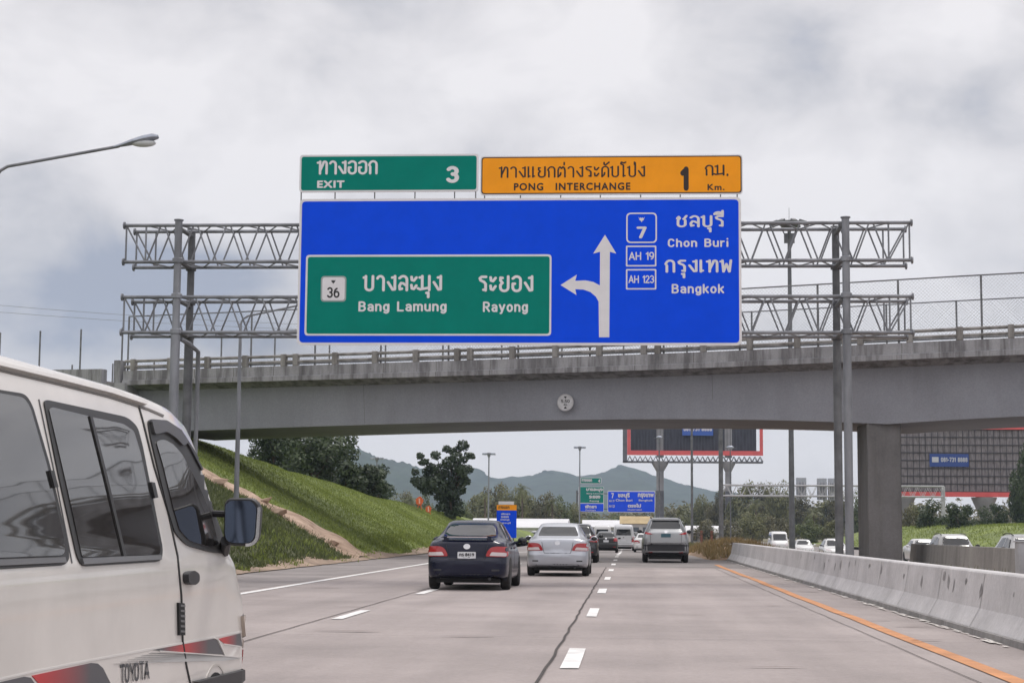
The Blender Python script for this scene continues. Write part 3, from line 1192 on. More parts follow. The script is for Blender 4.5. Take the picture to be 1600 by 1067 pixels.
gz = 7.95
bbuild(sweep([(1.15, 6.1), (8.6, 6.1), (9.0, gz), (0.95, gz)], SL + .3, 60, 90, haunch), 'girder', M_BR_WEB)
bbuild(sweep([(0.05, 8.22), (0.95, 7.952), (9.0, 7.952), (9.95, 8.22), (9.95, 8.45), (0.05, 8.45)], SL, 60), 'deck_slab', M_BR_EDGE)
bbuild(sweep([(-0.06, 8.16), (0.0, 8.14), (0.045, 8.16), (0.045, 8.452), (0.30, 8.452), (0.30, 8.86), (0.02, 8.86), (0.02, 8.40), (-0.06, 8.38)], SL, 60), 'kerb', M_BR_EDGE)
bbuild(sweep([(9.96, 8.16), (10.06, 8.16), (10.06, 8.86), (9.7, 8.86), (9.7, 8.46), (9.96, 8.46)], SL, 60), 'kerb', M_BR_EDGE)
for t0 in (0.05, 9.75):
    for z in (9.06, 9.33):
        b = MB()
        n = 30
        b.tube([bp(SL + (60 - SL) * i / n, t0 + .12, z + float(BZ(SL + (60 - SL) * i / n))) for i in range(n + 1)], .07, 8)
        bbuild(b, 'pipe_rail', M_BR_RAIL, smooth=True)
s = SL + .5
k = 0
while s < 58:
    for t0 in (0.03, 9.73):
        b = MB()
        M = Matrix(((BA.x, BN.x, 0, 0), (BA.y, BN.y, 0, 0), (0, 0, 1, 0), (0, 0, 0, 1)))
        z = float(BZ(s))
        w = .125
        b.box(-w, w, -.02, .26, 0, .56)
        b.v = [tuple(bp(s, t0, 8.86 + z) + M.to_3x3() @ Vector(p)) for p in b.v]
        if t0 < 1 or s < 30:
            bbuild(b, 'rail_post', M_BR_RAIL, bevel=.02)
    k += 1
    s += .62 if k % 5 == 0 else 2.02
s = SL + 1.3
while s < 22:
    z = float(BZ(s))
    b = MB()
    b.add([bp(s + dx, -.064, 8.17 + z + dz) for dx, dz in ((0, 0), (.022, 0), (.022, .2), (0, .2))], [(0, 1, 2, 3)])
    b.add([bp(s + dx, .016, 8.41 + z + dz) for dx, dz in ((0, 0), (.022, 0), (.022, .44), (0, .44))], [(0, 1, 2, 3)])
    bbuild(b, 'kerb_joint', mat('kerb_joint_dark', (.10, .095, .09), .9))
    s += rng.choice((1.5, 2.1, 2.6))
for s in (-13.0, 3.5, 19.5):          # cast segments of the girder meet here
    z = float(BZ(s))
    b = MB().add([bp(s + dx, t, zz + z) for dx, t, zz in ((0, 1.143, 6.16), (.018, 1.143, 6.16), (.018, .943, 7.93), (0, .943, 7.93))], [(0, 1, 2, 3)])
    bbuild(b, 'girder_joint', mat('girder_joint_dark', (.15, .15, .155), .9))
# pier: one blade wall standing in the median, in line with the road
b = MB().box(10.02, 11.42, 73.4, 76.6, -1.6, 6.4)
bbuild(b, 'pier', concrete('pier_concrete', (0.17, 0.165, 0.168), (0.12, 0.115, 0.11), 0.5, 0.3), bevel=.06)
# abutment and the wing wall to its left
b = MB()
for (s0, s1, t0, t1, z0, z1) in ((SL - 1.2, SL + .28, -.2, 5.5, 2.0, 8.14), (SL - .45, SL - .12, -.1, .45, 8.142, 9.25)):
    vs = [bp(s, t, z) for z in (z0, z1) for s, t in ((s0, t0), (s1, t0), (s1, t1), (s0, t1))]
    b.add(vs, [(0, 3, 2, 1), (4, 5, 6, 7), (0, 1, 5, 4), (1, 2, 6, 5), (2, 3, 7, 6), (3, 0, 4, 7)])
bbuild(b, 'abutment', M_BR_EDGE)
b = MB()
vs = [bp(s, t, z + (.35 * (SL - s) / 40 if z > 5 else 0)) for z in (5.0, 8.85) for s, t in ((-70, 0), (SL - 1.21, 0), (SL - 1.21, .5), (-70, .5))]
b.add(vs, [(0, 3, 2, 1), (4, 5, 6, 7), (0, 1, 5, 4), (1, 2, 6, 5), (2, 3, 7, 6), (3, 0, 4, 7)])
bbuild(b, 'wing_wall', M_BR_EDGE)
# earth behind the wing wall, up to the deck
b = MB()
vs = [bp(s, t, z) for z in (-1, 8.3) for s, t in ((-90, .51), (SL - 1.21, .51), (SL - 1.21, 9.6), (-90, 9.6))]
b.add(vs, [(0, 3, 2, 1), (4, 5, 6, 7), (0, 1, 5, 4), (1, 2, 6, 5), (2, 3, 7, 6), (3, 0, 4, 7)])
tag(b.build('approach_road', M_SHOULDER), kind='structure')


def mesh_fence(label, t, s0, s1, z0, z1, pitch, first, mesh=True, h2=None):
    f = thing('mesh_fence', label, 'fence', bp(s0, t, z0 + float(BZ(s0))))
    org = Vector(f.location)

    def fb(b, name, m, **k):
        b.v = [tuple(Vector(p) - org) for p in b.v]
        return b.build(name, m, f, **k)
    s = first
    while s <= s1 + .01:
        z = float(BZ(s))
        b = MB().tube([bp(s, t, z0 + z - .05), bp(s, t, z1 + z)], .045, 8)
        fb(b, 'post', M_STEEL_DK, smooth=True)
        s += pitch
    if mesh:
        for zz in (z0 + .12, z1):
            b = MB()
            b.tube([bp(s0 + (s1 - s0) * i / 12, t, zz + float(BZ(s0 + (s1 - s0) * i / 12))) for i in range(13)], .032, 6)
            fb(b, 'rail', M_STEEL_DK, smooth=True)
        b = MB()
        h = z1 - z0 - .12
        q = .15
        n = int((s1 - s0 + h) / q)
        for sg in (1, -1):
            for i in range(n):
                a = s0 - h + i * q
                lo, hi = max(0.0, s0 - a), min(h, s1 - a)
                if hi <= lo:
                    continue
                pts = [(a + lo, lo), (a + hi, hi)] if sg == 1 else [(a + hi, h - hi), (a + lo, h - lo)]
                P_ = [bp(p, t + .004 * sg, z0 + .12 + d + float(BZ(p))) for p, d in pts]
                w = BA * .0045
                b.add([P_[0] - w, P_[0] + w, P_[1] + w, P_[1] - w], [(0, 1, 2, 3)])
        fb(b, 'wire_mesh', M_STEEL)
    return f


mesh_fence('tall wire mesh fence on the near edge of the bridge', .40, SL, 42, 8.86, 11.55, 3.35, SL)
mesh_fence('lower wire mesh fence on the far edge of the bridge', 9.6, SL, 42, 8.86, 11.75, 3.2, SL)
mesh_fence('row of bare fence posts along the near wing wall left of the bridge', .25, SL - 15, SL - .2, 8.8, 11.0, 2.35, SL - 12.0, False)
mesh_fence('row of short fence posts along the far side left of the bridge', 9.6, SL - 18, SL - 1, 8.3, 10.3, 2.6, SL - 14.5, False)

# round height-limit sign fixed to the girder
c = at(876, 627, 76.0)
sgn_s = (c - B0).dot(BA)
base = bp(sgn_s, .92, c.z)
FS = Matrix((( BA.x, 0, -BN.x), (BA.y, 0, -BN.y), (0, 1, 0))).to_4x4()     # local x right, y up, z towards the camera


def on_girder(u, v, d):
    return FS.to_3x3() @ Vector((u, v, d))


hs = thing('height_limit_sign', 'round white height limit sign fixed to the face of the bridge girder', 'sign', base - BN * .05)
rr = .38
disc = [(rr * math.cos(6.2832 * i / 32), rr * math.sin(6.2832 * i / 32)) for i in range(32)]
MB().extrude(disc, on_girder, 0.0, .02).build('disc', mat('sign_white_weathered', (.56, .56, .58), .6, var=.15, scale=6), hs)
ringb = MB()
for i in range(32):
    a, a2 = 6.2832 * i / 32, 6.2832 * (i + 1) / 32
    ringb.add([on_girder(r_ * math.cos(q), r_ * math.sin(q), .0215) for q, r_ in ((a, .345), (a2, .345), (a2, .375), (a, .375))], [(0, 1, 2, 3)])
ringb.build('ring', mat('faded_ring', (.42, .40, .42), .7), hs)
M_BLACK = mat('black_letters', (.012, .012, .016), .5)
for sg in (1, -1):
    MB().add([on_girder(-.075, sg * .27, .024), on_girder(.075, sg * .27, .024), on_girder(0, sg * .17, .024)], [(0, 1, 2)]).build('arrow_mark', M_BLACK, hs)
letter_mesh(pen_text('5.50', .2), (-.2, -.02, .2, .13), lambda u, v, d: on_girder(u, v, .024 + d)).build('lettering', M_BLACK, hs)
letter_mesh(pen_text('ม.', .2), (-.1, -.14, .1, -.05), lambda u, v, d: on_girder(u, v, .024 + d)).build('lettering', M_BLACK, hs)
# ------------------------------------------------------------------ sign gantry over the road
YG = 45.0


def gp(px, py, Y=YG):
    return at(px, py, Y)


gx0, gx1 = gp(190, 380).x, gp(1427, 385).x            # truss ends
post_l, post_r = gp(275, 500).x, gp(1323, 500).x
zt = [(gp(800, 348).z, gp(800, 406).z), (gp(800, 462).z, gp(800, 518).z)]
gantry = thing('sign_gantry', 'steel lattice sign gantry with four posts carrying the big blue sign', 'gantry', (0, YG, 0))


def gb(b, name, m, par=gantry, **k):
    b.v = [(p[0], p[1] - YG, p[2]) for p in b.v]
    return b.build(name, m, par, **k)


M_GALV = mat('galvanised_tube', (0.23, 0.24, 0.265), 0.5, 0.35, var=0.3, scale=1.8, stretch=(1, 1, .3))
M_GALV_DK = mat('grey_tube', (0.15, 0.155, 0.165), 0.55, 0.4, var=0.3, scale=2)
ztop = gp(800, 343).z
for pxx in (post_l, post_r):
    for yy in (YG, YG + 1.42):
        px_ = pxx - (.09 if pxx > 0 and yy > YG else 0)
        b = MB().tube([(px_, yy, zt[1][1] - .1), (px_, yy, ztop)], .10 if px_ < 0 else .10, 16)
        b.lathe([(.13, ztop), (.13, ztop + .03), (.02, ztop + .05)], (px_, yy, 0), 16)
        b.tube([(px_, yy, -0.4), (px_, yy, zt[1][1] - .08)], .125 if px_ < 0 else .11, 16)
        for z in (zt[0][1], zt[1][0], zt[1][1]):
            b.lathe([(.145, z - .06), (.145, z + .05), (.12, z + .07)], (px_, yy, 0), 16)
        b.box(px_ - .3, px_ + .3, yy - .3, yy + .3, -.45, -.1 if px_ < 0 else .1)
        gb(b, 'post', M_GALV if yy == YG else M_GALV_DK, smooth=True)
    for z in (zt[0][0] - .1, zt[0][1], zt[1][0] - .1, zt[1][1]):
        cl = MB().tube([(px_, YG, z), (px_, YG + 1.42, z)], .06, 8)
        gb(cl, 'cross_tie', M_GALV_DK, smooth=True)
b = MB().tube([(post_l + .13, YG + .1, zt[1][1] - .2), (post_l + .3, YG + .3, zt[1][1] - .3), (post_l + .32, YG + 1.2, zt[1][1] - .42), (post_l + .3, YG + 1.3, zt[1][1] - .8), (post_l + .28, YG + 1.3, 0)], .06, 10)
gb(b, 'conduit', M_GALV, smooth=True)
Y0, Y1 = YG + .22, YG + 1.2
for (za, zb) in zt:
    tr = MB()
    for y in (Y0, Y1):
        for z in (za, zb):
            tr.tube([(gx0, y, z), (gx1, y, z)], .048, 8)
            for x in (gx0, gx1):
                tr.lathe([(.1, x - .02), (.1, x + .02)], (0, y, z), 10, 'X')
    n = int((gx1 - gx0 - 1.2) / .88)
    p = (gx1 - gx0 - 1.2) / n
    for y in (Y0, Y1):
        for i in range(n):
            x = gx0 + .6 + i * p
            tr.tube([(x + .03, y, zb), (x + p / 2 - .05, y, za)], .024, 6, False)
            tr.tube([(x + p / 2 + .05, y, za), (x + p - .03, y, zb)], .024, 6, False)
        for x in (gx0 + .06, gx0 + .6, gx1 - .06, gx1 - .6):
            tr.tube([(x, y, zb), (x, y, za)], .026, 6, False)
        tr.tube([(gx0 + .06, y, za), (gx0 + .6, y, zb)], .024, 6, False)
        tr.tube([(gx1 - .06, y, za), (gx1 - .6, y, zb)], .024, 6, False)
    for z in (za, zb):
        for i in range(n):
            x = gx0 + .6 + i * p
            tr.tube([(x, Y0, z), (x + p / 2, Y1, z)], .02, 6, False)
            tr.tube([(x + p / 2, Y1, z), (x + p, Y0, z)], .02, 6, False)
    gb(tr, 'lattice_beam', M_GALV, smooth=True)

# ------------------------------------------------------------------ the big signs on it
YS = YG - .12                                          # face of the sign boards
GREEN, BLUE, AMBER, WHITE = (0.0, 0.21, 0.165), (0.003, 0.072, 0.80), (0.95, 0.36, 0.02), (0.72, 0.71, 0.74)
M_GREEN = mat('green_sheeting', GREEN, .42, var=.06, scale=1.5, spec=.08)
M_BLUE = mat('blue_sheeting', BLUE, .42, var=.05, scale=1.5, spec=.08)
M_AMBER = mat('amber_sheeting', AMBER, .42, var=.05, scale=1.5, spec=.08)
M_WHITE = mat('white_sheeting', WHITE, .45, var=.05, scale=2)
M_BACKING = mat('aluminium_backing', (.42, .43, .45), .5, .5)


class Board:
    """one sign board facing the camera side; u, v are metres on its face"""

    def __init__(self, name, label, x0, x1, z0, z1, Y, thick=.05, cat='sign', group=None):
        self.o = thing(name, label, cat, ((x0 + x1) / 2, Y, z0), 0, group)
        self.x, self.z, self.Y = (x0 + x1) / 2, z0, Y
        self.b = (x0, x1, z0, z1)
        self.t = thick

    def uv(self, px, py):
        p = at(px, py, self.Y)
        return p.x, p.z

    def fn(self, base):
        return lambda u, v, d: (u - self.x, -(base + d), v - self.z)

    def plate(self, name, poly, d0, d1, m, par=None):
        return MB().extrude(poly, self.fn(0), d0, d1).build(name, m, par or self.o)

    def pixels(self, pts):
        return [self.uv(*p) for p in pts]

    def text(self, layers, box_px, m, d, par=None, lift=.0006):
        u0, v0 = self.uv(box_px[0], box_px[3])
        u1, v1 = self.uv(box_px[2], box_px[1])
        # level lines of writing: undo the camera's slight tilt
        vm, um = (v0 + v1) / 2, (u0 + u1) / 2
        hh = abs(self.uv(um, box_px[1])[1] - self.uv(um, box_px[3])[1]) / 2
        return letter_mesh(layers, (u0, vm - hh, u1, vm + hh), self.fn(d), lift).build('lettering', m, par or self.o)


def frame_poly(x0, x1, z0, z1, inset, r):
    return rect(x0 + inset, z0 + inset, x1 - inset, z1 - inset, r, 5)


def px_rect(xl, xr, yt, yb, Y):
    xm, ym = (xl + xr) / 2, (yt + yb) / 2
    return at(xl, ym, Y).x, at(xr, ym, Y).x, at(xm, yb, Y).z, at(xm, yt, Y).z


# top left: green exit board
S1 = Board('exit_sign', 'green exit 3 board above the left end of the big blue sign', *px_rect(468, 747.5, 241.6, 300, YS), YS)
x0, x1, z0, z1 = S1.b
S1.plate('panel', frame_poly(x0, x1, z0, z1, 0, .09), -.05, 0, M_WHITE)
S1.plate('face', frame_poly(x0, x1, z0, z1, .05, .07), .001, .004, M_GREEN)
S1.text(pen_text('ทางออก', .18, .26), (494.5, 251, 590.5, 273), M_WHITE, .006)
S1.text(font_text('EXIT', .045, 1.15), (495.5, 282.5, 538.5, 294), M_WHITE, .006)
S1.text(pen_text('3', .25), (697, 260, 717.5, 286), M_WHITE, .006)
# top right: amber interchange board
S2 = Board('interchange_sign', 'amber Pong Interchange 1 km board with black lettering above the big blue sign', *px_rect(751.5, 1159.5, 244, 303.5, YS), YS)
x0, x1, z0, z1 = S2.b
M_DKBROWN = mat('black_film', (.018, .008, .006), .5)
S2.plate('panel', frame_poly(x0, x1, z0, z1, -.015, .1), -.05, 0, M_WHITE)
S2.plate('border', frame_poly(x0, x1, z0, z1, .012, .09), .001, .0025, M_DKBROWN)
S2.plate('face', frame_poly(x0, x1, z0, z1, .04, .075), .0035, .005, M_AMBER)
S2.text(pen_text('ทางแยกต่างระดับโป่ง', .135, .27), (779, 253.5, 1008, 277.5), M_DKBROWN, .007)
S2.text(font_text('PONG   INTERCHANGE', .03, 1.18), (803, 286, 985, 297.5), M_DKBROWN, .007)
S2.text(pen_text('1', .3), (1063, 261, 1076, 298), M_DKBROWN, .007)
S2.text(pen_text('กม.', .14, .3), (1101, 258, 1138, 275.5), M_DKBROWN, .007)
S2.text(font_text('Km.', .025, 1.15), (1105.5, 288, 1132, 297.5), M_DKBROWN, .007)
# the big blue board
S3 = Board('direction_sign', 'big blue overhead direction sign with an inset green panel and forked white arrow', *px_rect(466, 1158.5, 309.7, 539.2, YS), YS)
x0, x1, z0, z1 = S3.b
S3.plate('panel', frame_poly(x0, x1, z0, z1, 0, .14), -.05, 0, M_WHITE)
S3.plate('face', frame_poly(x0, x1, z0, z1, .065, .11), .001, .004, M_BLUE)
ins = S3.plate('inset_panel', rect(*[f(S3.uv(q, w)) for f, q, w in ((lambda p: p[0], 477, 461), (lambda p: p[1], 669, 524.5), (lambda p: p[0], 861.5, 461), (lambda p: p[1], 669, 398))], .1, 5), .005, .008, M_WHITE)
ins2 = S3.plate('inset_face', rect(*[f(S3.uv(q, w)) for f, q, w in ((lambda p: p[0], 480, 461), (lambda p: p[1], 669, 521.5), (lambda p: p[0], 858.5, 461), (lambda p: p[1], 669, 401.2))], .07, 5), .009, .011, M_GREEN, ins)
S3.text(pen_text('บางละมุง', .18, .3), (566, 430, 691, 466), M_WHITE, .013)
S3.text(pen_text('ระยอง', .18, .3), (747.5, 430.5, 833.5, 456.5), M_WHITE, .013)
S3.text(pen_text('Bang Lamung', .21, .34), (560, 471, 698, 490), M_WHITE, .013)
S3.text(pen_text('Rayong', .21, .34), (754.5, 471.5, 825, 491), M_WHITE, .013)
S3.text(pen_text('ชลบุรี', .17, .3), (1056, 329, 1131, 363), M_WHITE, .006)
S3.text(pen_text('Chon Buri', .2, .34), (1043.5, 372.5, 1138, 386), M_WHITE, .006)
S3.text(pen_text('กรุงเทพ', .175, .3), (1038, 406, 1144, 434.5), M_WHITE, .006)
S3.text(pen_text('Bangkok', .2, .34), (1049.5, 444, 1131.5, 461.5), M_WHITE, .006)
arrow_main = [(945.3, 367), (963, 396.5), (953, 393.6), (952, 527), (936, 527), (935.4, 471.7), (931.2, 463.7), (922.6, 456.4),
              (911.5, 452.5), (898.8, 452), (900.7, 461), (875.8, 445.5), (901.3, 429.3), (898.8, 438.9), (914.7, 438.2),
              (927, 440.6), (937.3, 446), (937.6, 393.6), (926.8, 396.5)]
S3.plate('arrow', S3.pixels(arrow_main), .005, .0075, M_WHITE)


def emblem(bd, px, py, r, m, d, par=None):
    """small winged emblem over the route number"""
    q = [(-1, .9), (-.55, .35), (-.3, .75), (0, .45), (.3, .75), (.55, .35), (1, .9), (.6, -.2), (.25, -.35), (0, -.9), (-.25, -.35), (-.6, -.2)]
    u, v = bd.uv(px, py)
    s = r / FOC * bd.Y
    return bd.plate('emblem', [(u + a * s, v + b * s) for a, b in q], d, d + .002, m, par)


def shield(bd, xl, xr, yt, yb, outline, face, d, r):
    a, b_, c_, e = px_rect(xl, xr, yt, yb, bd.Y)
    w = 2.3 / FOC * bd.Y
    o = bd.plate('route_shield', rect(a, c_, b_, e, r, 5), d, d + .002, outline)
    bd.plate('shield_face', rect(a + w, c_ + w, b_ - w, e - w, r * .75, 5), d + .003, d + .005, face, o)
    return o


sh = shield(S3, 501.5, 541, 431.5, 471.5, mat('shield_rim', (.3, .36, .36), .5), M_WHITE, .0125, .1)
emblem(S3, 521, 440.5, 4, M_BLACK, .019, sh)
S3.text(pen_text('36', .19, .26), (511, 449, 531, 465.5), M_BLACK, .019, sh)
sh = shield(S3, 978.5, 1026.5, 332.5, 380, M_WHITE, M_BLUE, .0055, .13)
emblem(S3, 1002.5, 343.5, 5, M_WHITE, .0115, sh)
S3.text(pen_text('7', .24), (994.5, 354.5, 1010.5, 372.5), M_WHITE, .0115, sh)
sh = shield(S3, 978, 1025.5, 384, 416.5, M_WHITE, M_BLUE, .0055, .03)
S3.text(pen_text('AH 19', .17, .24), (982.5, 394, 1022, 406.5), M_WHITE, .0115, sh)
sh = shield(S3, 978, 1025.5, 420.5, 452.5, M_WHITE, M_BLUE, .0055, .03)
S3.text(pen_text('AH 123', .17, .22), (982, 430.5, 1022, 442.5), M_WHITE, .0115, sh)
# hangers between the upper boards and the blue board, brackets to the lattice
b = MB()
for px in (470, 523, 585, 648, 710, 743, 757, 813, 876, 938, 1001, 1063, 1126, 1152):
    x = gp(px, 300, YS).x
    b.box(x - .015, x + .015, YS + .055, YS + .075, zt[0][0] - .3, gp(800, 262, YS).z)
for px in (500, 640, 800, 960, 1120):
    x = gp(px, 300, YS).x
    for z in (zt[0][0], zt[0][1], zt[1][0], zt[1][1]):
        b.box(x - .04, x + .04, YS + .051, Y0, z - .03, z + .03)
    b.box(x - .04, x + .04, YS + .051, YS + .12, zt[1][1] - .2, zt[0][0] + .3)
gb(b, 'sign_brackets', M_GALV_DK)

# ------------------------------------------------------------------ street lamps at the left
M_LAMP = mat('lamp_housing', (.33, .36, .42), .4, .5, var=.2, scale=6)
M_LENS = mat('lamp_glass', (.55, .58, .6), .15)


def street_lamp(x, y, z0, label, ztop, reach, rise):
    L_ = thing('street_lamp', label, 'street lamp', (x, y, z0), 0, 'street lamps on the left slope')
    h = ztop - z0
    MB().tube([(0, 0, -.6), (0, 0, h * .5), (0, 0, h)], [.10, .075, .05], 12).build('pole', M_GALV, L_, smooth=True)
    arm = [(0, 0, h - .05), (.03, 0, h + .08), (.1, 0, h + .18), (.25, 0, h + .27), (.55, 0, h + .27 + .3 * rise), (reach, 0, h + .27 + rise * (reach - .25))]
    MB().tube(arm, .034, 10).build('arm', M_GALV, L_, smooth=True)
    hx, hz_ = reach, h + .27 + rise * (reach - .25)
    b = MB()
    secs = [(-.12, .035, .035, 0), (.05, .06, .055, .005), (.25, .12, .08, .02), (.5, .155, .105, .035), (.72, .15, .10, .045), (.84, .08, .06, .04), (.865, .01, .01, .035)]
    vs, n = [], 14
    for (u, w, t, c_) in secs:
        for k in range(n):
            a = 6.2832 * k / n
            zz = math.sin(a) * t
            vs.append((hx + u, math.cos(a) * w, hz_ + u * rise + c_ + (zz if zz > 0 else zz * .5)))
    fs = [(i * n + k, i * n + (k + 1) % n, (i + 1) * n + (k + 1) % n, (i + 1) * n + k) for i in range(len(secs) - 1) for k in range(n)]
    head = b.add(vs, fs).build('lamp_head', M_LAMP, L_, smooth=True)
    MB().ellipsoid((hx + .53, 0, hz_ + .53 * rise - .03), .28, .125, .085, 14, 8).build('lens', M_LENS, head, smooth=True)
    return L_


p1 = at(-3, 276, 36)
street_lamp(p1.x - .05, 36, slope_z(p1.x, 36), 'grey street lamp at the left edge whose pole top rises above the white van', p1.z - .05, 2.7, .175)
p2 = at(376, 506, 58)
street_lamp(p2.x, 58, slope_z(p2.x, 58), 'thin grey street lamp pole on the grass slope with its arm behind the gantry beams', p2.z, 2.1, .21)

# high mast with a crown of floodlights
M_MAST = mat('mast_grey', (.12, .125, .135), .55, .3, var=.2, scale=2)


def high_mast(px, Y, ytop, label, r0=.26, group=None, heads=8, zb=-.4, R_=1.4, antenna=True):
    p = at(px, ytop, Y)
    t = thing('high_mast_light', label, 'high mast light', (p.x, Y, zb), 0, group)
    h = p.z - zb
    MB().tube([(0, 0, 0), (0, 0, h * .5), (0, 0, h)], [r0, r0 * .8, r0 * .58], 14).build('mast', M_MAST, t, smooth=True)
    b = MB()
    b.lathe([(.35, h - .55), (.95, h - .1), (1.0, h + .12), (.25, h + .16)], n=16)
    b.box(-.45, .45, -.12, .12, h - 1.75, h - .9)
    for k in range(3):
        a = 2.094 * k + .4
        b.tube([(.2 * math.cos(a), .2 * math.sin(a), h - 1.4), (.8 * math.cos(a), .8 * math.sin(a), h - .35)], .05, 6)
    b.build('head_frame', M_MAST, t, smooth=True)
    for k in range(heads):
        a = 6.2832 * k / heads + .2
        M = Matrix.Rotation(a, 4, 'Z') @ Matrix.Translation((R_, 0, h + .02)) @ Matrix.Rotation(.35, 4, 'Y')
        f = MB().box(-.36, .36, -.22, .22, -.12, .12, M)
        fo = f.build('floodlight', M_MAST, t, bevel=.05)
        MB().box(-.3, .3, -.18, .18, -.135, -.122, M).build('glass', mat('floodlight_glass', (.2, .21, .22), .2), fo)
    if antenna:
        MB().tube([(0, 0, h), (0, 0, h + 1.35)], .02, 6).build('lightning_rod', M_MAST, t)
    return t


high_mast(1233, 150, 349, 'tall high mast light with a ring of floodlights standing behind the bridge')


def tee_mast(px, Y, ytop, label, w=1.5, group='T shaped floodlight masts beyond the bridge', zb=-1.0, r=.16):
    p = at(px, ytop, Y)
    t = thing('floodlight_mast', label, 'floodlight mast', (p.x, Y, zb), 0, group)
    h = p.z - zb
    MB().tube([(0, 0, 0), (0, 0, h)], [r, r * .7], 8).build('pole', M_GALV, t, smooth=True)
    b = MB().tube([(-w / 2, 0, h - .25), (-w * .25, 0, h - .05), (0, 0, h), (w * .25, 0, h - .05), (w / 2, 0, h - .25)], .09, 6)
    b.lathe([(.12, h - .8), (.34, h - .2), (.3, h + .1)], n=10)
    b.build('cross_arm', M_GALV, t)
    for s_ in (-1, 1):
        MB().box(s_ * w * .5 - .4, s_ * w * .5 + .4, -.3, .3, h - .3, h + .05).build('floodlight', M_LAMP, t, bevel=.06)
    return t


tee_mast(764, 300, 708, 'grey T shaped floodlight mast above the olive trees right of the lone dark tree')
tee_mast(906, 330, 698, 'grey T shaped floodlight mast rising behind the small green exit sign')
tee_mast(589, 300, 715, 'grey T shaped floodlight mast in front of the left blue hill', 1.6)


def lamp_pole(px, Y, ytop, label, r, zb=-.5, head=True):
    p = at(px, ytop, Y)
    t = thing('lamp_post', label, 'lamp post', (p.x, Y, zb), 0, 'lamp posts in the median beyond the barrier')
    h = p.z - zb
    MB().tube([(0, 0, 0), (0, 0, h)], [r, r * .75], 10).build('pole', M_GALV_DK, t, smooth=True)
    b = MB()
    b.ellipsoid((-.0, 0, h + .1), .55, .3, .26, 12, 8)
    b.build('lamp_head', M_LAMP, t, smooth=True)
    b = MB().tube([(-.9, 0, h - .05), (0, 0, h - .02), (.9, 0, h - .05)], .05, 6)
    b.build('arm', M_GALV_DK, t)
    return t


lamp_pole(1030, 300, 684, 'thin lamp post in front of the left leg of the billboard', .16)
lamp_pole(1080.5, 190, 575, 'tall thin lamp post crossing the middle of the billboard', .15)
lamp_pole(1125.5, 135, 575, 'thick dark lamp post near the right leg of the billboard', .2)
lamp_pole(1141, 250, 700, 'short lamp post close beside the right leg of the billboard', .1)

# ------------------------------------------------------------------ billboards
M_RED = mat('red_frame', (.66, .10, .10), .5, var=.1, scale=.5)
M_SCREEN = mat('dark_louvred_back', (.035, .035, .05), .7, var=.5, scale=.5, stretch=(3, 1, .5))
M_GREYSTEEL = mat('billboard_steel', (.13, .135, .15), .6, .3, var=.3, scale=.4)
M_COLUMN = mat('billboard_column', (.25, .25, .26), .6, var=.25, scale=.2)
YB = 430.0
x0, x1 = at(980, 700, YB).x, at(1192, 700, YB).x
zb0, zb1 = at(1085, 716, YB).z, at(1085, 612, YB).z
bb = thing('billboard', 'huge dark billboard with a red frame on two columns under the bridge', 'billboard', (x0, YB, -1))


def bbb(b, name, m, par=bb, o=(0, 0, 0), **k):
    b.v = [(p[0] - x0, p[1] - YB, p[2] + 1) for p in b.v]
    return b.build(name, m, par, **k)


bbb(MB().box(x0 + .87, x1 - 1.6, YB, YB + 2.5, zb0 + 1.9, zb1), 'panel', M_SCREEN)
b = MB()
for i in range(40):
    x = x0 + 1.1 + (x1 - x0 - 2.8) * i / 39
    b.box(x - .05, x + .05, YB - .12, YB - .01, zb0 + 1.9, zb1)
bbb(b, 'louvres', mat('louvre_grey', (.06, .06, .075), .7))
fr = MB()
fr.box(x0, x1, YB - .5, YB - .14, zb0 + .75, zb0 + 1.88)
fr.box(x0, x0 + .85, YB - .5, YB - .14, zb0 + 1.881, zb1)
fr.box(x1 - .8, x1, YB - .5, YB - .14, zb0 + 1.881, zb1)
fr.box(x0, x1, YB - .5, YB - .14, zb1 + .002, zb1 + 1.2)
bbb(fr, 'red_border', M_RED)
b = MB()
b.box(x0 - 1.1, x0 - .02, YB - .3, YB + 2.6, zb0 - 1, zb1 + 1)
b.box(x0 - 1.1, x1, YB - .3, YB + 2.6, zb0 - 1.1, zb0 - .7)
n = 26
for i in range(n):
    xa = x0 + (x1 - x0) * i / n
    for y in (YB - .2, YB + 2.3):
        b.tube([(xa, y, zb0 - .8), (xa + (x1 - x0) / n / 2, y, zb0 + .5), (xa + (x1 - x0) / n, y, zb0 - .8)], .12, 5, False)
bbb(b, 'walkway_truss', M_GREYSTEEL)
for px, r in ((1031.5, .95), (1138.5, .8)):
    x = at(px, 770, YB).x
    b = MB().tube([(x, YB + 1.2, -1), (x, YB + 1.2, zb0 - 8)], r, 16)
    c1 = bbb(b, 'column', M_GREYSTEEL, smooth=True)
    b = MB().tube([(x, YB + 1.2, zb0 - 8.001), (x, YB + 1.2, zb0 - 3)], r * .97, 16)
    b.lathe([(r, zb0 - 3.2), (r * 2.4, zb0 - .9), (r * 2.4, zb0 - .72)], (x, YB + 1.2, 0), 16)
    b.box(x - .9, x + .9, YB - .08, YB + .5, zb0 + .2, zb1 - .5)
    bbb(b, 'column_head', M_COLUMN, smooth=True)
xm0, xm1 = at(1066, 674, YB).x, at(1114, 674, YB).x
bl = bbb(MB().box(xm0, xm1, YB - .9, YB - .3, at(1090, 680.5, YB).z, at(1090, 666, YB).z), 'phone_strip', mat('sign_blue', (.03, .10, .42), .5))
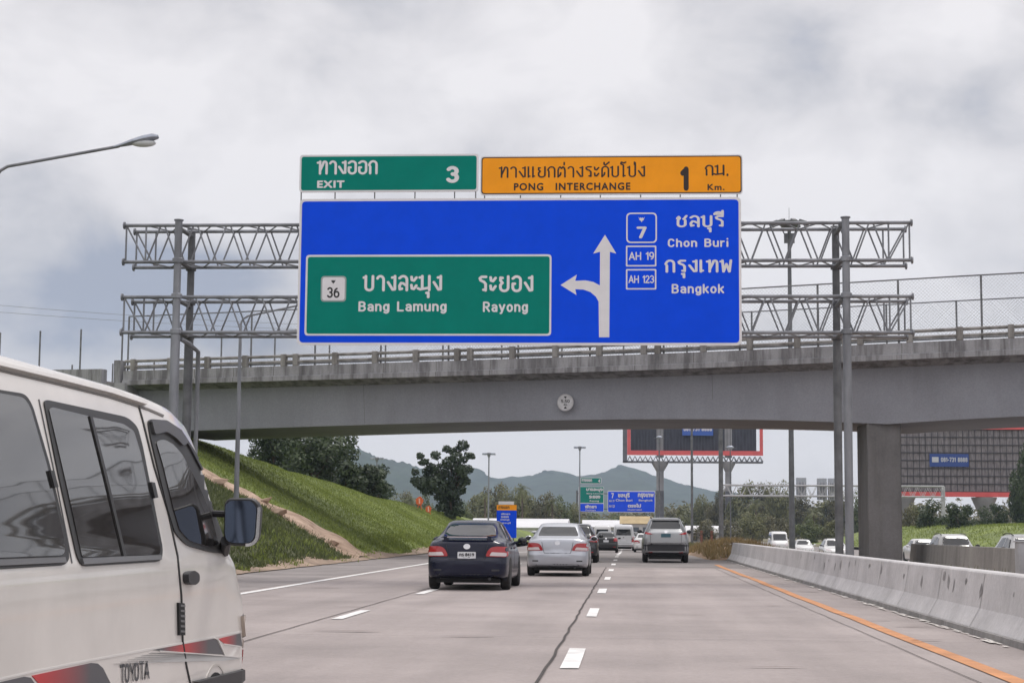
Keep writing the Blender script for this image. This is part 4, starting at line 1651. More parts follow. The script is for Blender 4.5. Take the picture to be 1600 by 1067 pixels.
bbb(letter_mesh(pen_text('081-731 8888', .26, .34), (xm0 + .3, at(1090, 673.5, YB).z, xm1 - .3, at(1090, 667, YB).z), lambda u, v, d: (u, YB - .93 - d * 10, v)), 'lettering', M_WHITE)

# right-hand hoarding: sheet-metal back on columns
YH = 300.0
x0, x1 = at(1398, 720, YH).x, at(1690, 720, YH).x
hz0, hz1 = at(1500, 775, YH).z, at(1500, 671, YH).z
hb = thing('billboard', 'wide grey sheet metal hoarding with a blue phone sign at the right', 'billboard', (x0, YH, -1))


def hbb(b, name, m, par=hb, **k):
    b.v = [(p[0] - x0, p[1] - YH, p[2] + 1) for p in b.v]
    return b.build(name, m, par, **k)


M_SHEET = mat('sheet_metal', (.21, .19, .20), .7, .1, var=.4, scale=1.2, stretch=(2.5, 1, .6))
b = MB()
nx_, nz_ = 30, 8
for i in range(nx_):
    for j in range(nz_):
        xa, xb = x0 + (x1 - x0) * i / nx_, x0 + (x1 - x0) * (i + 1) / nx_
        za, zb_ = hz0 + .75 + (hz1 - hz0 - .75) * j / nz_, hz0 + .75 + (hz1 - hz0 - .75) * (j + 1) / nz_
        b.box(xa + .02, xb - .02, YH + rng.uniform(-.05, .05), YH + .3, za + .03, zb_ - .03)
hbb(b, 'sheets', M_SHEET)
b = MB()
for i in range(nx_ + 1):
    x = x0 + (x1 - x0) * i / nx_
    b.box(x - .06, x + .06, YH - .1, YH - .06, hz0 + .75, hz1)
for j in range(nz_ + 1):
    z = hz0 + .75 + (hz1 - hz0 - .75) * j / nz_
    b.box(x0, x1, YH - .16, YH - .101, z - .09, z + .09)
hbb(b, 'battens', mat('batten_dark', (.06, .055, .06), .8))
hbb(MB().box(x0, x1, YH - .4, YH + .4, hz0 - .1, hz0 + .7), 'red_border', M_RED)
b = MB()
b.add([(x0 + 8, YH - .4, hz1 + .02), (x1, YH - .4, hz1 + .02), (x1, YH - .4, hz1 + .9), (x0 + 13, YH - .4, hz1 + .75), (x0 + 8, YH + .4, hz1 + .02), (x1, YH + .4, hz1 + .02), (x1, YH + .4, hz1 + .9), (x0 + 13, YH + .4, hz1 + .75)],
      [(0, 1, 2, 3), (4, 7, 6, 5), (0, 4, 5, 1), (1, 5, 6, 2), (2, 6, 7, 3), (3, 7, 4, 0)])
hbb(b, 'red_border', M_RED)
for px in (1413, 1541):
    x = at(px, 800, YH).x
    b = MB().tube([(x, YH + 1.6, -1), (x, YH + 1.6, hz0 - .2)], .8, 16)
    b.lathe([(.8, hz0 - 3.5), (2.2, hz0 - .3), (2.2, hz0 - .15)], (x, YH + 1.6, 0), 16)
    b.box(x - 1.3, x + 1.3, YH + .31, YH + 2.2, hz0 - .12, hz1 - 2)
    hbb(b, 'column', M_COLUMN, smooth=True)
b = MB()
for i in range(10):
    x = x0 + (x1 - x0) * i / 9
    b.tube([(x, YH + .35, hz0), (x, YH + 2.2, hz0 + .2), (x, YH + .4, hz1 - 1)], .08, 5)
hbb(b, 'back_braces', M_GREYSTEEL)
xa, xb = at(1452, 719, YH).x, at(1513, 719, YH).x
za, zb_ = at(1482, 729, YH).z, at(1482, 709, YH).z
hbb(MB().box(xa, xb, YH - .35, YH - .161, za, zb_), 'phone_strip', mat('sign_blue_dark', (.022, .06, .25), .5))
M_PALE = mat('pale_letters', (.5, .52, .56), .5)
hbb(MB().box(xa + .4, xa + 1.5, YH - .4, YH - .352, za + .75, zb_ - .55), 'picture_mark', M_PALE)
hbb(letter_mesh(pen_text('081-731 8888', .24, .3), (xa + 1.9, za + .8, xb - .2, zb_ - .6), lambda u, v, d: (u, YH - .36 - d * 20, v)), 'lettering', M_PALE)

# ------------------------------------------------------------------ far gantry over the other carriageway, seen from behind
YR = 240.0
x0, x1 = at(1128, 770, YR).x, at(1475, 770, YR).x
zc0, zc1 = at(1300, 775, YR).z, at(1300, 758.5, YR).z
fg = thing('sign_gantry', 'far white truss gantry over the opposite road seen behind the bridge pier', 'gantry', (x0, YR, -.5))


def fgb(b, name, m, par=fg, o=None, **k):
    b.v = [(p[0] - x0, p[1] - YR, p[2] + .5) for p in b.v]
    return b.build(name, m, par, **k)


M_PALEST = mat('pale_steel', (.46, .46, .48), .5, .2, var=.15, scale=1)
tr = MB()
for y in (YR, YR + 1.4):
    for z in (zc0, zc1):
        tr.tube([(x0, y, z), (x1, y, z)], .13, 6)
    n = 22
    for i in range(n):
        xa, xm, xb = (x0 + (x1 - x0) * q / n for q in (i, i + .5, i + 1))
        tr.tube([(xa, y, zc0), (xm, y, zc1), (xb, y, zc0)], .05, 5, False)
fgb(tr, 'truss', M_PALEST)
for x in (x0, x1):
    b = MB()
    for y in (YR, YR + 1.4):
        b.tube([(x, y, -.5), (x, y, zc1)], .16, 8)
    for i in range(8):
        z = -.5 + (zc1 + .5) * i / 8
        b.tube([(x, YR, z), (x, YR + 1.4, z + (zc1 + .5) / 8)], .05, 5)
    fgb(b, 'post', M_PALEST)
for k, (a, c_, t_, b_) in enumerate(((1244, 1260, 746, 780), (1276.5, 1292, 747, 781), (1293.5, 1305, 747, 782))):
    q = px_rect(a, c_, t_, b_, YR + 1.8)
    o = thing('overhead_sign', ('grey back of a sign on the far gantry, standing apart at the left',
                            'grey back of a sign on the far gantry, left one of a touching pair',
                            'grey back of a sign on the far gantry, right one of a touching pair')[k], 'sign', (q[0], YR + 1.8, q[2]), 0, 'signs on the far gantry seen from behind')
    w, h = q[1] - q[0], q[3] - q[2]
    MB().box(0, w, 0, .08, 0, h).build('panel', mat('sign_back_grey', (.36, .38, .42), .5, .2, var=.1), o, bevel=.02)
    b = MB()
    for i in range(3):
        b.box(w * (.2 + .3 * i) - .05, w * (.2 + .3 * i) + .05, -.38, -.002, .1, h * .8)
    b.build('stiffeners', M_PALEST, o)

# ------------------------------------------------------------------ far direction signs ahead
YF = 420.0


def far_board(label, faces, texts, outer, name='direction_sign'):
    B = Board(name, label, *px_rect(*outer, YF), YF)
    a, c_, e, f = B.b
    B.plate('panel', rect(a, e, c_, f, .25, 3), -.3, 0, M_WHITE)
    for (q, m) in faces:
        x_, X_, z_, Z_ = px_rect(*q, YF)
        B.plate('face', rect(x_, z_, X_, Z_, .15, 3), .02, .06, m)
    for (t, bx) in texts:
        B.text(t, bx, M_WHITE, .08, lift=.012)
    return B


far_board('small green exit 4 board at the top of the far sign stack', [((907.8, 938.8, 746.6, 754.6), M_GREEN)],
          [(font_text('ทางออก', .05), (909, 748, 925, 752.5)), (pen_text('4', .24), (934.5, 748.5, 938, 753.5))], (907, 939.6, 745.8, 755.4), 'exit_sign')
far_board('narrow far sign, green above and blue below, under the small exit 4 board', [((905, 942.8, 760.5, 785.2), M_GREEN), ((904.6, 942.8, 786.6, 798.6), M_BLUE)],
          [(font_text('บางละมุง', .05), (916, 762.5, 942, 768.5)), (font_text('Bang Lamung', .03), (916.5, 769.8, 942, 772)),
           (font_text('ระยอง', .05), (920.5, 773.8, 938, 778.5)), (font_text('Rayong', .02), (921.5, 781, 936, 784)),
           (font_text('พัทยา', .05), (914, 788.3, 932, 793.8)), (font_text('Pattaya', .02), (915, 795.5, 931, 798))], (904, 943.5, 759.8, 799.4))
B_ = far_board('wide far blue direction sign to the right of the narrow green and blue sign', [((950.2, 1022.8, 768, 799.3), M_BLUE)],
               [(font_text('ชลบุรี', .05), (965.5, 769.5, 984, 778.5)), (font_text('กรุงเทพ', .05), (996.5, 770.5, 1021.5, 778.5)),
                (font_text('Chon Buri', .025), (962, 779.5, 988, 783)), (font_text('Bangkok', .025), (998, 779.8, 1020, 783.6)),
                (font_text('ตรงไป', .05), (981, 786.5, 1001.5, 792.5)), (font_text('STRAIGHT AHEAD', .02), (980.5, 795, 1003, 797.3)),
                (pen_text('7', .25), (955, 770, 959, 778)), (font_text('AH 19', .02), (951.5, 780.5, 960, 784)), (font_text('AH 123', .02), (951.5, 788.5, 960.5, 792.5))],
               (949.3, 1023.6, 766.6, 800.2))
sh = px_rect(906.5, 915, 761.5, 771, YF)
fs_ = thing('sign_gantry', 'far gantry frame carrying the distant green and blue signs', 'gantry', (at(906, 790, YF).x, YF + .5, -1))
b = MB()
xl, xr = at(902, 790, YF).x - at(906, 790, YF).x, at(1026, 790, YF).x - at(906, 790, YF).x
for z in (at(960, 771, YF).z + 1, at(960, 795, YF).z + 1):
    b.tube([(xl, 0, z), (xr, 0, z)], .14, 6)
b.build('beam', M_GALV_DK, fs_)
for x in (xl - .1, xr):
    MB().tube([(x, .3, 0), (x, .3, at(960, 766, YF).z + 1)], .22, 8).build('post', M_GALV_DK, fs_)

# roadside blue and orange information board
B4 = Board('roadside_sign', 'tall blue roadside board with an orange header beside the dark sedan', *px_rect(776, 807, 788.5, 840, 150), 150)
a, c_, e, f = B4.b
hd = at(791, 797, 150).z
B4.plate('panel', rect(a, e, c_, hd - .01, .03, 3), -.04, 0, M_BLUE)
B4.plate('header', rect(a, hd, c_, f - .0, .03, 3), -.04, .002, M_AMBER)
x_, X_, z_, Z_ = px_rect(779, 803, 783, 788, 150)
B4.plate('top_plate', rect(x_, z_, X_, Z_), -.04, 0, M_WHITE)
B4.text(font_text('ทางแยก', .03), (779, 790.5, 796, 794.5), M_DKBROWN, .004)
for i, (l, r_) in enumerate(((783, 797), (783, 795), (782, 796), (785, 798))):
    y = 801 + i * 4.8
    B4.text(font_text(('พัทยา', 'ระยอง', 'บางละมุง', 'ชลบุรี')[i], .03), (l, y, r_, y + 3), M_WHITE, .004)
b = MB()
for x in (-.6, .6):
    b.box(x - .05, x + .05, .05, .15, -1.6, f - e)
b.build('posts', M_GALV_DK, B4.o)

# orange work signs on the slope
M_ORG = mat('orange_board', (.72, .13, .03), .6, var=.2, scale=4)
for k, (px, yt, yb, w, lab) in enumerate(((655.5, 775, 790, .30, 'larger round orange work sign on thin legs by the lone dark tree'),
                                          (669.5, 790, 800, .23, 'smaller orange work sign lower on the slope by the lone dark tree'))):
    Y = 138
    p = at(px, (yt + yb) / 2, Y)
    gz_ = slope_z(p.x, Y)
    t = thing('work_sign', lab, 'work sign', (p.x, Y, gz_), 0, 'orange work signs on the slope')
    h = p.z - gz_
    n = 20
    b = MB().extrude([(w * (1 + .13 * math.sin(2.3 * i)) * math.cos(6.2832 * i / n), h + w * (1.15 + .1 * math.sin(1.7 * i)) * math.sin(6.2832 * i / n)) for i in range(n)], lambda u, v, d: (u, -d, v), -.02, .02)
    bo = b.build('board', M_ORG, t)
    MB().extrude([(-.05, h - .2), (.07, h - .2), (.03, h + .2), (-.06, h + .2)], lambda u, v, d: (u, -d, v), .022, .03).build('mark', mat('pale_orange', (.8, .5, .38), .6), bo)
    for s_ in (-1, 1):
        MB().tube([(s_ * .05, .05, h * .8), (s_ * .2, .05, -.1)], .035, 6).build('leg', M_ORG, t)

# ------------------------------------------------------------------ concrete barriers
M_BAR = concrete('barrier_concrete', (0.55, 0.535, 0.54), (0.40, 0.39, 0.39), 0.25, 0.7)
M_BAR2 = concrete('old_barrier_concrete', (0.33, 0.32, 0.31), (0.15, 0.145, 0.14), 0.4, 0.35)


def barrier(name, label, prof, y0, y1, m, x0, z0, seg=4.0, end_slope=0.0):
    t = thing(name, label, 'barrier', (x0, y0, z0))
    n = len(prof)
    for band, (ia, ib) in enumerate(((0, len(prof)),)):
        b = MB()
        vs = []
        k = int((y1 - y0) / seg)
        for i in range(k + 1):
            y = (y1 - y0) * i / k
            for (u, v) in prof:
                vs.append((u, y, v * (1 if i < k else 1 - end_slope)))
        fs = [(i * n + j, i * n + (j + 1) % n, (i + 1) * n + (j + 1) % n, (i + 1) * n + j) for i in range(k) for j in range(n)]
        fs += [tuple(range(n)), tuple(range(k * n, (k + 1) * n))]
        b.add(vs, fs)
        b.build('wall', m, t, bevel=.015)
    return t


bar = barrier('concrete_barrier', 'long pale concrete barrier with a sloped foot along the right edge of the road',
              [(0.0, -.3), (0.0, .0), (.03, .085), (.16, .31), (.235, .75), (.255, .775), (.45, .775), (.47, .75), (.55, .31), (.7, .05), (.7, -.3)], -6, 76, M_BAR, 4.30, 0)
# kerb of darker mortar along its foot, scuffs and joints
b = MB()
for i in range(41):
    y = 0 + i * 2
    b.add([(-.028, y + .01, .0), (-.028, y + 1.995, .0), (-.02, y + 1.995, .075), (-.02, y + .01, .075), (.02, y + 1.995, .082), (.02, y + .01, .082)], [(0, 1, 2, 3), (3, 2, 4, 5)])
b.build('foot_kerb', mat('kerb_mortar', (.24, .23, .225), .9, var=.25, scale=2), bar)
b = MB()
for i in range(27):
    y = 4.5 + i * 3.0 + rng.uniform(-.02, .02)
    pr = [(.026, .09), (.156, .315), (.231, .745)]
    vs = []
    for u, v in pr:
        vs += [(u - .003, y, v), (u - .003, y + .018, v)]
    b = MB().add(vs, [(0, 1, 3, 2), (2, 3, 5, 4)])
    b.build('wall_joint', mat('joint_dark', (.22, .215, .21), .9), bar)
b = MB()


def on_wall(y, v):
    return (.16 + (.235 - .16) * (v - .31) / .44 - .004, y, v)


for i in range(22):
    b = MB()
    y = 6 + rng.uniform(12, 46)
    v = rng.uniform(.5, .66)
    w, h = rng.uniform(.04, .14), rng.uniform(.04, .13)
    k = rng.randint(5, 7)
    b.add([on_wall(y + w * math.cos(6.283 * q / k) * rng.uniform(.4, 1.2), min(.73, v + h * math.sin(6.283 * q / k) * rng.uniform(.5, 1.3))) for q in range(k)], [tuple(range(k))])
    b.build('scuff_mark', mat('scuff', (.27, .26, .26), .9, var=.4, scale=9), bar)
barrier('concrete_barrier', 'dark stained concrete barrier beside the opposite road at the right', [(0, -.4), (0, 0), (.12, .28), (.2, 1.24), (.36, 1.24), (.44, .28), (.56, 0), (.56, -.4)], 20, 78, M_BAR2, 12.3, -.45)
M_PCOL = mat('pale_grey_paint', (.4, .41, .44), .6, var=.1, scale=4)
p = at(1596, 868, 53)
t = thing('control_cabinet', 'pale grey roadside cabinet behind the barrier at the right edge', 'cabinet', (p.x, 53, -.45))
MB().box(-.12, .35, -.15, .35, 0, 1.45).build('body', M_PCOL, t, bevel=.02)
MB().box(-.15, .38, -.18, .38, 1.452, 1.5).build('lid', M_PCOL, t, bevel=.01)
MB().box(-.07, .3, -.165, -.152, .1, 1.35).build('door', M_PCOL, t, bevel=.004)
# rail and posts at the end of the barrier
t = thing('guard_rail', 'rusty low guard rail on dark posts past the end of the barrier', 'guard rail', (5.0, 84, -.3))
M_RUST = mat('rusty_steel', (.16, .10, .075), .8, .2, var=.5, scale=3)
for i in range(4):
    MB().box(-.06, .06, i * 4.0 - .06, i * 4.0 + .06, 0, 1.05).build('post', M_RUST, t)
b = MB()
for i, (z, o) in enumerate(((.62, 0), (.72, -.06), (.8, 0), (.88, -.06), (.98, 0))):
    pass
vs = []
for y in (-.6, 12.6):
    for z, o in ((.62, -.07), (.70, -.14), (.8, -.08), (.9, -.14), (.98, -.07)):
        vs.append((o, y, z))
b.add(vs, [(k, k + 1, k + 6, k + 5) for k in range(4)])
ro = b.build('rail', M_PALEST, t)
ro.modifiers.new('solid', 'SOLIDIFY').thickness = .01
b = MB()
for i, (px, yy) in enumerate(((1112, 96), (1096, 100))):
    p = at(px, 845, yy)
    t = thing('marker_post', ('reddish brown marker post in the weeds right of the grey SUV', 'brown marker post in the weeds, the one nearer the grey SUV')[i], 'marker post', (p.x, yy, -.2), 0, 'marker posts in the weeds')
    MB().box(-.07, .07, -.06, .06, 0, 1.5).build('post', mat('post_brown', (.22, .10, .08), .8, var=.3, scale=3), t, bevel=.02)
    MB().box(-.08, .08, -.07, .07, 1.25, 1.36).build('band', M_RUST, t)

# ------------------------------------------------------------------ power cables at the left
for k, (ya, yb) in enumerate(((452, 470), (468, 474))):
    t = MB()
    p0, p1_ = at(-900, ya - 90, 160), at(1100, yb + 40, 190)
    pts = []
    for i in range(25):
        s = i / 24
        q = p0.lerp(p1_, s)
        pts.append((q.x, q.y, q.z - 5.5 * (1 - (2 * s - 1) ** 2) * .6))
    o = t.tube(pts, .02, 5).build('power_cable', mat('cable', (.22, .22, .24), .6))
    tag(o, ('upper of two thin power cables sagging across the grey clouds at the left', 'lower of two thin power cables sagging across the grey clouds at the left')[k], 'cable', 'power cables behind the bridge')
# ------------------------------------------------------------------ vehicles
M_GLASS = mat('tinted_glass', (.012, .014, .017), .03, ior=1.6)
M_RUBBER = mat('black_rubber', (.014, .014, .015), .75)
M_PLASTIC = mat('dark_plastic', (.03, .03, .034), .55, var=.15, scale=8)
M_TYRE = mat('tyre_rubber', (.022, .021, .021), .85, var=.3, scale=12)
M_RIM = mat('wheel_alloy', (.32, .33, .35), .35, .7)
M_REDLAMP = mat('red_lamp', (.36, .012, .018), .12, coat=.6)
M_CLEARLAMP = mat('clear_lamp', (.62, .55, .56), .12, coat=.6)
M_PLATE = mat('number_plate', (.62, .63, .66), .45, var=.06, scale=20)
M_CHROME = mat('chrome', (.6, .6, .62), .15, 1.0)
M_AMBERLAMP = mat('amber_lamp', (.6, .22, .03), .15, coat=.5)


def paint(name, col, metal=0.0, rough=.28):
    return mat(name, col, rough, metal, coat=.45, var=.06, scale=.9, bump=.012, bscale=3)


KINDS = {
    'sedan': dict(L=4.3, H=1.46,
        w=[(0, .66), (.06, .745), (.18, .815), (.5, .845), (1.2, .85), (3.2, .85), (3.8, .83), (4.1, .74), (4.25, .6), (4.3, .45)],
        wb=[(0, .60), (.06, .69), (.18, .765), (.5, .795), (1.2, .80), (3.2, .80), (3.8, .74), (4.1, .62), (4.3, .38)],
        wr=[(0, .52), (.1, .61), (.45, .65), (.6, .63), (1.15, .565), (1.4, .56), (2.6, .56), (2.8, .565), (3.4, .62), (3.8, .6), (4.3, .3)],
        zb=[(0, .30), (.3, .24), (1, .19), (3.5, .19), (4.1, .22), (4.3, .3)],
        zbelt=[(0, .93), (.2, .97), (.6, .99), (1.5, .96), (3.0, .90), (3.5, .86), (4.1, .74), (4.3, .6)],
        zr=[(0, .985), (.12, 1.035), (.45, 1.06), (.55, 1.085), (1.15, 1.375), (1.45, 1.44), (2.0, 1.46), (2.5, 1.445), (2.75, 1.40), (3.45, 1.0), (3.6, .97), (4.0, .86), (4.2, .76), (4.3, .62)],
        lip=(.62, .66, .055), wheels=(.82, 3.4, .305, .755),
        rear_glass=[(-.565, 1.095), (.565, 1.095), (.465, 1.345), (-.465, 1.345)],
        lights=[(.39, .70), (.43, .81), (.50, .885), (.60, .905), (.835, .895), (.835, .715), (.78, .69)],
        clear=[(.47, .715), (.80, .705), (.80, .775), (.515, .79)],
        plate=(.72, 'white'), lid=[(-.44, 1.0), (-.40, .78), (-.36, .63), (.36, .63), (.40, .78), (.44, 1.0)],
        lower=[(-.60, .20), (.60, .20), (.58, .335), (-.58, .335)], badge=.90,
        side=[[(1.0, 1.03), (1.93, 1.0), (1.93, 1.355), (1.5, 1.36)], [(2.01, 1.0), (3.02, .965), (2.62, 1.31), (2.01, 1.355)]],
        front_glass=[(-.62, 1.02), (.62, 1.02), (.5, 1.37), (-.5, 1.37)],
        head=[(.36, .58), (.70, .66), (.71, .78), (.44, .71)], mirror=(2.9, .99), seams=(1.05, 1.97, 3.05), handles=(1.22, 2.15, .84)),
    'suv': dict(L=4.6, H=1.8,
        w=[(0, .76), (.07, .835), (.2, .895), (.5, .925), (3.6, .925), (4.2, .86), (4.5, .68), (4.6, .5)],
        wb=[(0, .70), (.1, .79), (.25, .845), (.5, .865), (3.4, .865), (4.1, .76), (4.6, .42)],
        wr=[(0, .63), (.1, .70), (.3, .65), (.5, .61), (1.2, .615), (2.6, .615), (2.9, .63), (3.6, .68), (4.2, .6), (4.6, .35)],
        zb=[(0, .42), (.4, .32), (1, .27), (3.6, .27), (4.3, .34), (4.6, .45)],
        zbelt=[(0, 1.10), (.3, 1.15), (1, 1.13), (3.2, 1.06), (3.6, 1.02), (4.3, .93), (4.6, .76)],
        zr=[(0, 1.20), (.1, 1.28), (.2, 1.34), (.52, 1.68), (.75, 1.75), (1.3, 1.795), (1.9, 1.8), (2.5, 1.76), (2.75, 1.69), (3.5, 1.15), (3.7, 1.09), (4.3, .97), (4.6, .78)],
        lip=(.70, .76, -.05), wheels=(.85, 3.65, .37, .80),
        rear_glass=[(-.63, 1.335), (.63, 1.335), (.52, 1.65), (-.52, 1.65)],
        lights=[(.50, 1.13), (.70, 1.19), (.90, 1.235), (.90, 1.16), (.70, 1.11)], clear=None,
        plate=(1.08, 'dark'), lid=[(-.62, 1.3), (-.60, .78), (.60, .78), (.62, 1.3)],
        lower=[(-.90, .36), (.90, .36), (.91, .80), (.62, .80), (.52, .74), (-.52, .74), (-.62, .80), (-.91, .80)], badge=1.22,
        side=[[(.75, 1.22), (1.8, 1.18), (1.8, 1.66), (1.05, 1.64)], [(1.9, 1.18), (3.05, 1.12), (2.62, 1.58), (1.9, 1.66)]],
        front_glass=[(-.66, 1.18), (.66, 1.18), (.54, 1.66), (-.54, 1.66)],
        head=[(.42, .78), (.78, .86), (.79, .97), (.5, .90)], mirror=(2.95, 1.2), seams=(.95, 1.85, 3.1), handles=(1.1, 2.05, 1.0)),
    'hatch': dict(L=3.9, H=1.52,
        w=[(0, .68), (.06, .76), (.18, .82), (.5, .845), (2.9, .845), (3.5, .80), (3.8, .64), (3.9, .45)],
        wb=[(0, .62), (.1, .73), (.25, .78), (.5, .80), (2.8, .80), (3.5, .68), (3.9, .38)],
        wr=[(0, .56), (.1, .64), (.3, .60), (.5, .57), (1.2, .57), (2.2, .57), (2.5, .58), (3.2, .62), (3.9, .32)],
        zb=[(0, .34), (.4, .24), (3.3, .2), (3.9, .3)],
        zbelt=[(0, .95), (.3, 1.0), (1, .98), (2.6, .92), (3.2, .86), (3.9, .62)],
        zr=[(0, 1.02), (.1, 1.08), (.2, 1.13), (.5, 1.40), (.7, 1.47), (1.3, 1.515), (1.7, 1.52), (2.1, 1.49), (2.4, 1.42), (3.1, 1.0), (3.3, .95), (3.7, .82), (3.9, .64)],
        lip=(.64, .68, .04), wheels=(.7, 3.15, .3, .75),
        rear_glass=[(-.57, 1.12), (.57, 1.12), (.47, 1.38), (-.47, 1.38)],
        lights=[(.52, .82), (.56, 1.0), (.66, 1.05), (.83, 1.02), (.83, .80)], clear=None,
        plate=(.82, 'white'), lid=[(-.5, 1.1), (-.47, .66), (.47, .66), (.5, 1.1)],
        lower=[(-.62, .24), (.62, .24), (.6, .40), (-.6, .40)], badge=1.0,
        side=[[(.8, 1.05), (1.6, 1.02), (1.6, 1.40), (1.05, 1.39)], [(1.68, 1.02), (2.7, .97), (2.3, 1.34), (1.68, 1.40)]],
        front_glass=[(-.6, 1.03), (.6, 1.03), (.49, 1.4), (-.49, 1.4)],
        head=[(.36, .62), (.68, .7), (.7, .82), (.44, .75)], mirror=(2.55, 1.0), seams=(.9, 1.64, 2.75), handles=(1.0, 1.8, .86)),
    'commuter': dict(L=4.9, H=2.15,
        w=[(0, .82), (.08, .87), (.3, .90), (3.9, .90), (4.5, .84), (4.8, .7), (4.9, .55)],
        wb=[(0, .80), (.1, .85), (.3, .88), (3.8, .88), (4.5, .78), (4.9, .5)],
        wr=[(0, .68), (.15, .72), (.5, .74), (3.4, .74), (3.9, .7), (4.5, .66), (4.9, .42)],
        zb=[(0, .34), (.5, .27), (4.2, .27), (4.9, .36)],
        zbelt=[(0, 1.14), (3.8, 1.14), (4.4, 1.08), (4.9, .86)],
        zr=[(0, 1.95), (.1, 2.06), (.4, 2.13), (2.5, 2.15), (3.3, 2.10), (3.7, 1.98), (4.4, 1.2), (4.7, 1.05), (4.9, .9)],
        lip=(.6, .64, .04), wheels=(.95, 3.75, .33, .8),
        rear_glass=[(-.62, 1.26), (.62, 1.26), (.56, 1.76), (-.56, 1.76)],
        lights=[(.66, .72), (.66, 1.12), (.87, 1.12), (.87, .72)], clear=None,
        plate=(.84, 'white'), lid=[(-.66, 1.95), (-.64, .62), (.64, .62), (.66, 1.95)],
        lower=[(-.78, .28), (.78, .28), (.78, .46), (-.78, .46)], badge=1.1,
        side=[[(.5, 1.24), (1.9, 1.24), (1.9, 1.82), (.5, 1.82)], [(2.0, 1.24), (3.1, 1.24), (3.1, 1.82), (2.0, 1.82)], [(3.2, 1.22), (4.1, 1.2), (3.7, 1.76), (3.2, 1.8)]],
        front_glass=[(-.7, 1.25), (.7, 1.25), (.62, 1.9), (-.62, 1.9)],
        head=[(.42, .7), (.76, .74), (.77, .95), (.48, .9)], mirror=(4.0, 1.3), seams=(1.95, 3.15), handles=(2.1, 3.3, 1.0)),
    'van': dict(L=4.6, H=1.98,
        w=[(0, .80), (.1, .83), (.5, .845), (4.0, .845), (4.3, .84), (4.46, .81), (4.55, .73), (4.59, .62), (4.6, .55)],
        wb=[(0, .79), (.1, .82), (.5, .84), (3.8, .84), (4.1, .828), (4.32, .79), (4.5, .70), (4.6, .48)],
        wr=[(0, .63), (.3, .655), (2.3, .655), (3.0, .68), (3.4, .70), (3.7, .70), (3.95, .712), (4.2, .73), (4.42, .66), (4.6, .42)],
        zb=[(0, .32), (.4, .27), (4.2, .27), (4.6, .32)],
        zbelt=[(0, 1.08), (3.9, 1.08), (4.1, 1.06), (4.35, 1.0), (4.6, .8)],
        zr=[(0, 1.855), (.3, 1.90), (1.2, 1.925), (2.4, 1.925), (3.1, 1.90), (3.5, 1.838), (3.68, 1.768), (3.95, 1.5), (4.22, 1.19), (4.36, 1.11), (4.5, 1.0), (4.57, .9), (4.6, .78)],
        lip=(.5, .54, .0), wheels=(.95, 3.68, .285, .715)),
}
for k_ in KINDS.values():
    k_['fn'] = {n: pchip(k_[n]) for n in ('w', 'wb', 'wr', 'zb', 'zbelt', 'zr')}


def body_mesh(K, ny=70, nv=40):
    fn, L_ = K['fn'], K['L']
    ys = np.unique(np.concatenate([np.linspace(0, .5, 16), np.linspace(.5, L_ - .7, ny), np.linspace(L_ - .7, L_, 20)]))
    rings = []
    for y in ys:
        w, wb, wr, zb, ze, zr = (float(fn[n](y)) for n in ('w', 'wb', 'wr', 'zb', 'zbelt', 'zr'))
        hs = ze - zb
        e = min(.10, .45 * max(.02, zr - ze))
        mx, mz = (wb + wr) / 2 + .012, (ze + zr - e) / 2
        P = np.array([(0, zb), (w * .6, zb), (w * .92, zb + .01), (w * .985, zb + .07), (w, zb + .34 * hs), (w * .997, zb + .72 * hs),
                      (wb + .004, ze - .012), (wb - .008, ze + .02 * min(1, (zr - ze) / .2)), (mx, mz), (wr + .004, zr - e), (wr - .03, zr - .42 * e), (wr * .82, zr - .14 * e), (wr * .45, zr - .03 * e), (0, zr)])
        d = np.concatenate([[0], np.cumsum(np.maximum(1e-4, np.hypot(*np.diff(P, axis=0).T)))])
        q = np.linspace(0, d[-1], nv)
        q = np.unique(np.concatenate([q]))
        px_, pz_ = pchip(list(zip(d, P[:, 0])))(q), pchip(list(zip(d, P[:, 1])))(q)
        px_[0] = px_[-1] = 0
        ring = [(px_[i], y, pz_[i]) for i in range(nv)] + [(-px_[i], y, pz_[i]) for i in range(nv - 2, 0, -1)]
        rings.append(ring)
    m_ = len(rings[0])
    # close both ends with a slightly bulging face
    for end, sgn in ((0, -1), (-1, 1)):
        base = np.array(rings[end])
        c_ = np.array([0, base[0][1], (base[:, 2].max() + base[:, 2].min()) / 2])
        caps = []
        for s_ in (.93, .8, .6, .35, .08):
            r_ = c_ + (base - c_) * s_
            r_[:, 1] = base[0][1] + sgn * .035 * (1 - s_ ** 2) ** .6
            caps.append([tuple(p) for p in r_])
        rings = caps[::-1] + rings if end == 0 else rings + caps
    V = [p for r_ in rings for p in r_]
    z0, z1, amt = K['lip']
    if amt:
        out = []
        for x, y, z in V:
            if y < .45:
                t = min(1, max(0, (z - z0) / (z1 - z0)))
                t = t * t * (3 - 2 * t)
                y += amt * t * (1 - max(0, y) / .45)
            out.append((x, y, z))
        V = out
    F = [(i * m_ + k, i * m_ + (k + 1) % m_, (i + 1) * m_ + (k + 1) % m_, (i + 1) * m_ + k) for i in range(len(rings) - 1) for k in range(m_)]
    F += [tuple(range(m_)), tuple(range((len(rings) - 1) * m_, len(rings) * m_))]
    b = MB()
    b.add(V, F)
    bvh = BVHTree.FromPolygons([Vector(p) for p in V], F)
    return b, bvh


